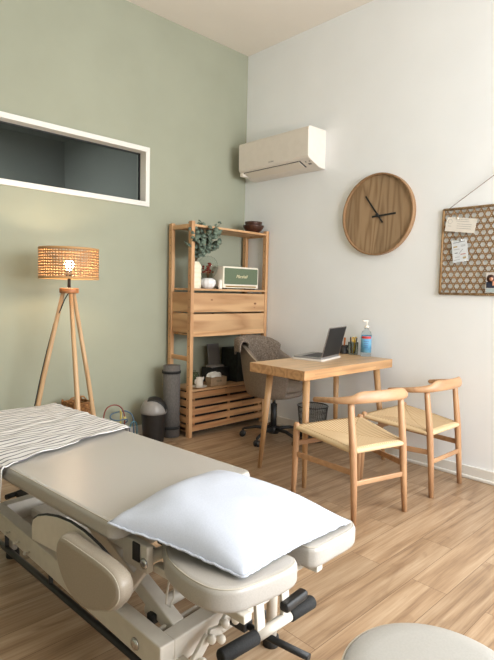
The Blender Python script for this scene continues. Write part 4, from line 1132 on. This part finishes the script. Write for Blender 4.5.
# ================================================================== ELBOW CHAIRS
def cord_mat():
    m = mat('woven_paper_cord', (214, 188, 148), .75); nt, p = nodes_of(m); N = nt.nodes; L = nt.links
    tc = N.new('ShaderNodeTexCoord'); sp = N.new('ShaderNodeSeparateXYZ'); L.new(tc.outputs['UV'], sp.inputs[0])
    def M1(op, a, b_=None, v=None):
        n = N.new('ShaderNodeMath'); n.operation = op; L.new(a, n.inputs[0])
        if b_ is not None: L.new(b_, n.inputs[1])
        if v is not None: n.inputs[1].default_value = v
        return n.outputs[0]
    ax = M1('ABSOLUTE', sp.outputs[0]); ay = M1('ABSOLUTE', sp.outputs[1])
    gt = M1('GREATER_THAN', ax, ay)
    mx = N.new('ShaderNodeMix'); L.new(gt, mx.inputs[0]); L.new(sp.outputs[0], mx.inputs[2]); L.new(sp.outputs[1], mx.inputs[3])
    s = M1('MULTIPLY', mx.outputs[0], v=150.0); sn = M1('SINE', s); sn2 = M1('MULTIPLY_ADD', sn, v=.5); N[-1] if False else None
    cr = N.new('ShaderNodeValToRGB'); e = cr.color_ramp.elements; e[0].color = lin((170, 136, 94)); e[0].position = 0; e[1].color = lin((216, 190, 150)); e[1].position = .5
    mr = N.new('ShaderNodeMapRange'); mr.inputs[1].default_value = -1; L.new(sn, mr.inputs[0]); L.new(mr.outputs[0], cr.inputs[0])
    # darker gap along the diagonals
    df = M1('SUBTRACT', ax, ay); da = M1('ABSOLUTE', df); lt = M1('LESS_THAN', da, v=.006)
    mm = N.new('ShaderNodeMix'); mm.data_type = 'RGBA'; mm.inputs[7].default_value = lin((168, 130, 84)); L.new(lt, mm.inputs[0]); L.new(cr.outputs[0], mm.inputs[6]); L.new(mm.outputs[2], p.inputs['Base Color'])
    bp = N.new('ShaderNodeBump'); bp.inputs['Strength'].default_value = .6; bp.inputs['Distance'].default_value = .002; L.new(mr.outputs[0], bp.inputs['Height']); L.new(bp.outputs[0], p.inputs['Normal'])
    return m
M_CORD = cord_mat()
def make_chair():
    T = thing('elbow_chair', (0, 0, 0), 0, 'x', 'chair')
    hb, hf, D = .184, .248, .455
    ZS = .422
    # front legs with rounded tops just above the seat, rear legs up to the rail
    for s in (-1, 1):
        b = NB(); tube(b, [(s * (hf + .006), D + .004, 0), (s * (hf + .002), D, .22), (s * hf, D - .002, .40), (s * hf, D - .002, ZS + .018), (s * hf, D - .002, ZS + .027), (s * hf, D - .002, ZS + .031)], [.0150, .0185, .0200, .0185, .0140, .005], 16)
        obj('leg', b, M_OAK_Z, T)
    for s in (-1, 1):
        b = NB(); tube(b, [(s * (hb + .004), -.006, 0), (s * hb, .010, .22), (s * hb, .024, .375), (s * hb, .034, .46), (s * hb, .052, .60), (s * hb, .057, .655)], [.0150, .0185, .0205, .0195, .0180, .0175], 16, sx=[1, 1, 1, 1.08, 1.1, 1.1], sy=[1, 1, 1, .95, .9, .9])
        obj('leg', b, M_OAK_Z, T)
    # back and arm rail: one bent piece
    P = []; ry = []; rz = []
    ctrl = [(-.258, .272, .626, .0160, .0145), (-.262, .20, .638, .0170, .0155), (-.254, .12, .649, .0180, .0170), (-.228, .072, .656, .0180, .0195), (-.190, .032, .664, .0150, .0240), (-.150, .012, .676, .0120, .0320), (-.08, -.008, .680, .0110, .0325), (0, -.015, .681, .0110, .0325)]
    ctrl = ctrl + [(-c[0], c[1], c[2], c[3], c[4]) for c in ctrl[-2::-1]]
    n = len(ctrl)
    for i in range(n - 1):
        for s in range(5):
            t = s / 5; q = []
            a, c, d, e = [ctrl[max(0, min(n - 1, i + j))] for j in (-1, 0, 1, 2)]
            for k in range(5): q.append(.5 * ((2 * c[k]) + (d[k] - a[k]) * t + (2 * a[k] - 5 * c[k] + 4 * d[k] - e[k]) * t * t + (3 * c[k] - a[k] - 3 * d[k] + e[k]) * t ** 3))
            P.append(q)
    P.append(list(ctrl[-1]))
    tip0 = list(P[0]); tip0[1] += .010; tip0[3] = .006; tip0[4] = .005; tip1 = list(P[-1]); tip1[1] += .010; tip1[3] = .006; tip1[4] = .005
    P = [tip0] + P + [tip1]
    b = NB(); pts = [(q[0], q[1], q[2]) for q in P]
    tube(b, pts, 1.0, 16, sx=[q[4] for q in P], sy=[q[3] for q in P])
    obj('back_rail', b, M_OAK_X, T)
    # seat rails wrapped in cord and the woven seat
    w = .012
    fl = Vector((-hf, D, ZS)); fr = Vector((hf, D, ZS)); rl = Vector((-hb, .026, ZS - .034)); rr_ = Vector((hb, .026, ZS - .034))
    b = NB()
    def f(u, v):
        p = (rl * (1 - u) + rr_ * u) * (1 - v) + (fl * (1 - u) + fr * u) * v
        eu = 2 * u - 1; ev = 2 * v - 1
        dip = .016 * (1 - max(abs(eu), abs(ev)) ** 2) + .003 * (1 - abs(abs(eu) - abs(ev)))
        return Vector((p.x, p.y, p.z + .010 - dip))
    grid(b, 24, 24, f, uvs=lambda u, v: ((2 * u - 1) * .5, (2 * v - 1) * .5))
    for f2 in b.faces: f2.material_index = 0
    st = obj('seat', b, M_CORD, T); solidify(st, .018, -1 if False else 0)
    b = NB()
    for (a, c) in ((rl, rr_), (fl, fr), (rl, fl), (rr_, fr)):
        d = (c - a).normalized(); P2 = [a + d * (.012 + (c - a).length * k / 30 * .96) for k in range(31)]
        tube(b, P2, [.0175 + .0006 * (k % 2) for k in range(31)], 12, sx=.85, sy=1.0)
    obj('seat_rim', b, mat('cord_rim', (210, 184, 144), .75), T)
    # stretchers: sides, back, front and the lower seat rails
    def flat(a, c, h, wd, nm='stretcher'):
        b = NB(); beam(b, a, c, wd, h, .004); obj(nm, b, M_OAK_X, T)
    for s in (-1, 1): flat((s * hb, .015, .272), (s * hf, D - .008, .262), .032, .013)
    flat((-hb, .009, .215), (hb, .009, .215), .028, .013)
    flat((-hf, D, .325), (hf, D, .325), .030, .013)
    return T
def copy_tree(o, parent=None):
    c = o.copy(); COL.objects.link(c)
    if parent: c.parent = parent
    for ch in list(o.children): copy_tree(ch, c)
    return c
ch1 = make_chair()
ch2 = copy_tree(ch1)
ch1.location = (-1.010, -2.206, 0); ch1.rotation_euler.z = radians(-14.0)
ch2.location = (-.337, -2.262, 0); ch2.rotation_euler.z = radians(-1.0)
ch1['label'] = 'oak elbow chair with woven cord seat, the one nearer the treatment table'
ch2['label'] = 'oak elbow chair with woven cord seat, the one beside the white wall'
for c_ in (ch1, ch2): c_['group'] = 'oak elbow chairs in front of the desk'

# ================================================================== OFFICE CHAIR
OC = (-.37, -.80, 0)
def shell_h(d):      # height of the rim for angle d from the back direction
    d = abs(d)
    if d < .75: return .80 - .01 * d
    if d < 1.9: t = (d - .75) / 1.15; t = t * t * (3 - 2 * t); return .792 - .165 * t
    return .627 - .02 * (d - 1.9)
def office_chair():
    T = thing('office_chair', OC, radians(20), 'brown leather tub office chair on black castors behind the desk', 'office chair')
    leather = speckle(mat('taupe_leather', (118, 104, 90), .55), (110, 96, 82), (124, 110, 96), 90, 3, .12, .0006)
    AM = 2.35
    def outer(u, v):
        d = -AM + 2 * AM * u; h = shell_h(d); a = d + pi / 2
        r = .222 + .076 * v ** .6
        return Vector((r * cos(a), r * sin(a) * 1.0, .385 + (h - .385) * v))
    b = NB(); n, mvv = 60, 12; th = .038
    vo = grid(b, n, mvv, outer)
    def inner(u, v):
        p = outer(u, v); rr2 = Vector((p.x, p.y, 0)).normalized(); q = p - rr2 * th; q.z = max(q.z, .42); return q
    vi = grid(b, n, mvv, inner)
    for i in range(n):
        a, c, d, e = vo[i][mvv], vo[i + 1][mvv], vi[i + 1][mvv], vi[i][mvv]
        m0 = b.verts.new((a.co + e.co) / 2 + Vector((0, 0, .012))) if i == 0 else m1
        m1 = b.verts.new((c.co + d.co) / 2 + Vector((0, 0, .012)))
        for q in ((a, c, m1, m0), (m0, m1, d, e)):
            f = b.faces.new(q); f.smooth = True
    for i in (0, n):
        for j in range(mvv):
            b.faces.new((vo[i][j], vo[i][j + 1], vi[i][j + 1], vi[i][j]))
    obj('shell', b, leather, T)
    b = NB(); tube(b, [outer(k / 60, 1) * 1.0 + Vector((0, 0, .004)) for k in range(61)], .0035, 6); obj('piping', b, mat('pale_piping', (168, 152, 134), .5), T)
    b = NB(); lathe(b, [(0, .365), (.18, .37), (.222, .385), (.228, .42), (0, .42)], 40); obj('seat_pan', b, leather, T)
    b = NB(); lathe(b, [(0, .42), (.20, .42), (.222, .435), (.226, .455), (.21, .475), (.12, .485), (0, .485)], 40); 
    bmesh.ops.transform(b, matrix=Matrix.Translation((0, -.015, 0)), verts=b.verts); obj('seat_cushion', b, leather, T)
    b = NB(); tube(b, [(0, 0, .30), (0, 0, .378)], .014, 16); obj('gas_piston', b, M_CHROME, T)
    b = NB(); tube(b, [(0, 0, .09), (0, 0, .30)], .026, 18); box(b, -.07, .07, -.06, .06, .352, .376, .006); obj('column', b, M_BLACKPL, T)
    b = NB(); tube(b, [(-.03, -.02, .36), (-.14, -.06, .35), (-.20, -.08, .335)], [.005, .005, .009], 10); obj('lever', b, M_BLACKPL, T)
    b = NB(); lathe(b, [(0, .05), (.045, .055), (.045, .10), (.03, .115), (0, .115)], 20)
    for k in range(5):
        a = 2 * pi * k / 5 + 1.78
        tube(b, [(.02 * cos(a), .02 * sin(a), .092), (.15 * cos(a), .15 * sin(a), .094), (.25 * cos(a), .25 * sin(a), .070), (.262 * cos(a), .262 * sin(a), .060)], [.02, .017, .013, .011], 10, sx=.8)
    obj('star_base', b, M_BLACKPL, T)
    for k in range(5):
        a = 2 * pi * k / 5 + 1.78; b = NB(); cx, cy = .262 * cos(a), .262 * sin(a)
        for s in (-1, 1):
            lathe(b, [(0, -.009), (.022, -.009), (.0255, -.004), (.0255, .004), (.022, .009), (0, .009)], 18, M=Matrix.Translation((cx - s * .0125 * sin(a), cy + s * .0125 * cos(a), .0255)) @ Matrix.Rotation(a, 4, 'Z') @ Matrix.Rotation(pi / 2, 4, 'X'))
        tube(b, [(cx, cy, .026), (cx, cy, .062)], .008, 8); obj('castor', b, M_BLACKPL, T)
office_chair()
def blanket():
    m = speckle(mat('brown_knit', (118, 104, 92), .95), (84, 72, 62), (140, 126, 112), 110, 4, .9, .006)
    def f(u, v):
        # u across the back, v from the outer drop over the rim to the seat
        d = -1.30 + 2.40 * u; a = d + pi / 2; h = shell_h(d)
        n1 = noise.noise(Vector((u * 5, v * 5, 2))); n2 = noise.noise(Vector((u * 14, v * 12, 8)))
        lump = math.exp(-((d - 1.0) / .35) ** 2)
        ro = .314 + .035 * lump
        outd = .05 + .045 * sin(u * 9 + 1) + .05 * (1 - u) * .6 + .03 * lump
        L1 = outd; L2 = .105; L3 = .27 + .05 * sin(u * 5)
        s = v * (L1 + L2 + L3)
        if s < L1: r = ro + .004; z = h + .012 - (L1 - s)
        elif s < L1 + L2:
            t = (s - L1) / L2; r = ro + .004 - t * .075; z = h + .012 + .028 * sin(pi * t)
        else:
            t = (s - L1 - L2); r = ro - .071 - .16 * t - .35 * t * t; z = h + .012 - t * .95
        z = max(z, .50 + .01 * n1) + .035 * lump * (1 if s < L1 + L2 else max(0, 1 - (s - L1 - L2) * 8))
        z += .012 * n1 + .006 * n2; r += .008 * n2
        if s <= L1: r = max(r, .309)
        return Vector((r * cos(a), r * sin(a), z))
    b = NB(); grid(b, 60, 50, f)
    o = obj('knitted_throw', b, m, None, OC, radians(20), 'rumpled brown knitted throw draped over the back of the office chair', 'throw'); solidify(o, .012, 1)
blanket()
def wire_basket():
    T = thing('mesh_waste_basket', (-.135, -1.02, 0), radians(10), 'black wire mesh basket on the floor under the desk', 'basket')
    b = NB(); r0, r1, h = .095, .125, .29
    for k in range(44):
        for tw in (-.35, .35):
            a = 2 * pi * k / 44
            tube(b, [(r0 * cos(a), r0 * sin(a), .004), ((r0 + r1) / 2 * cos(a + tw / 2), (r0 + r1) / 2 * sin(a + tw / 2), h / 2), (r1 * cos(a + tw), r1 * sin(a + tw), h)], .0011, 4, cap=False)
    obj('mesh_wall', b, M_BLACKMET, T)
    b = NB(); tube(b, [(r1 * cos(2 * pi * k / 40), r1 * sin(2 * pi * k / 40), h) for k in range(40)], .005, 8, closed=True); obj('rim', b, M_BLACKMET, T)
    b = NB(); lathe(b, [(0, 0), (r0 + .002, 0), (r0 + .002, .012), (0, .012)], 36); obj('base', b, M_BLACKMET, T)
wire_basket()
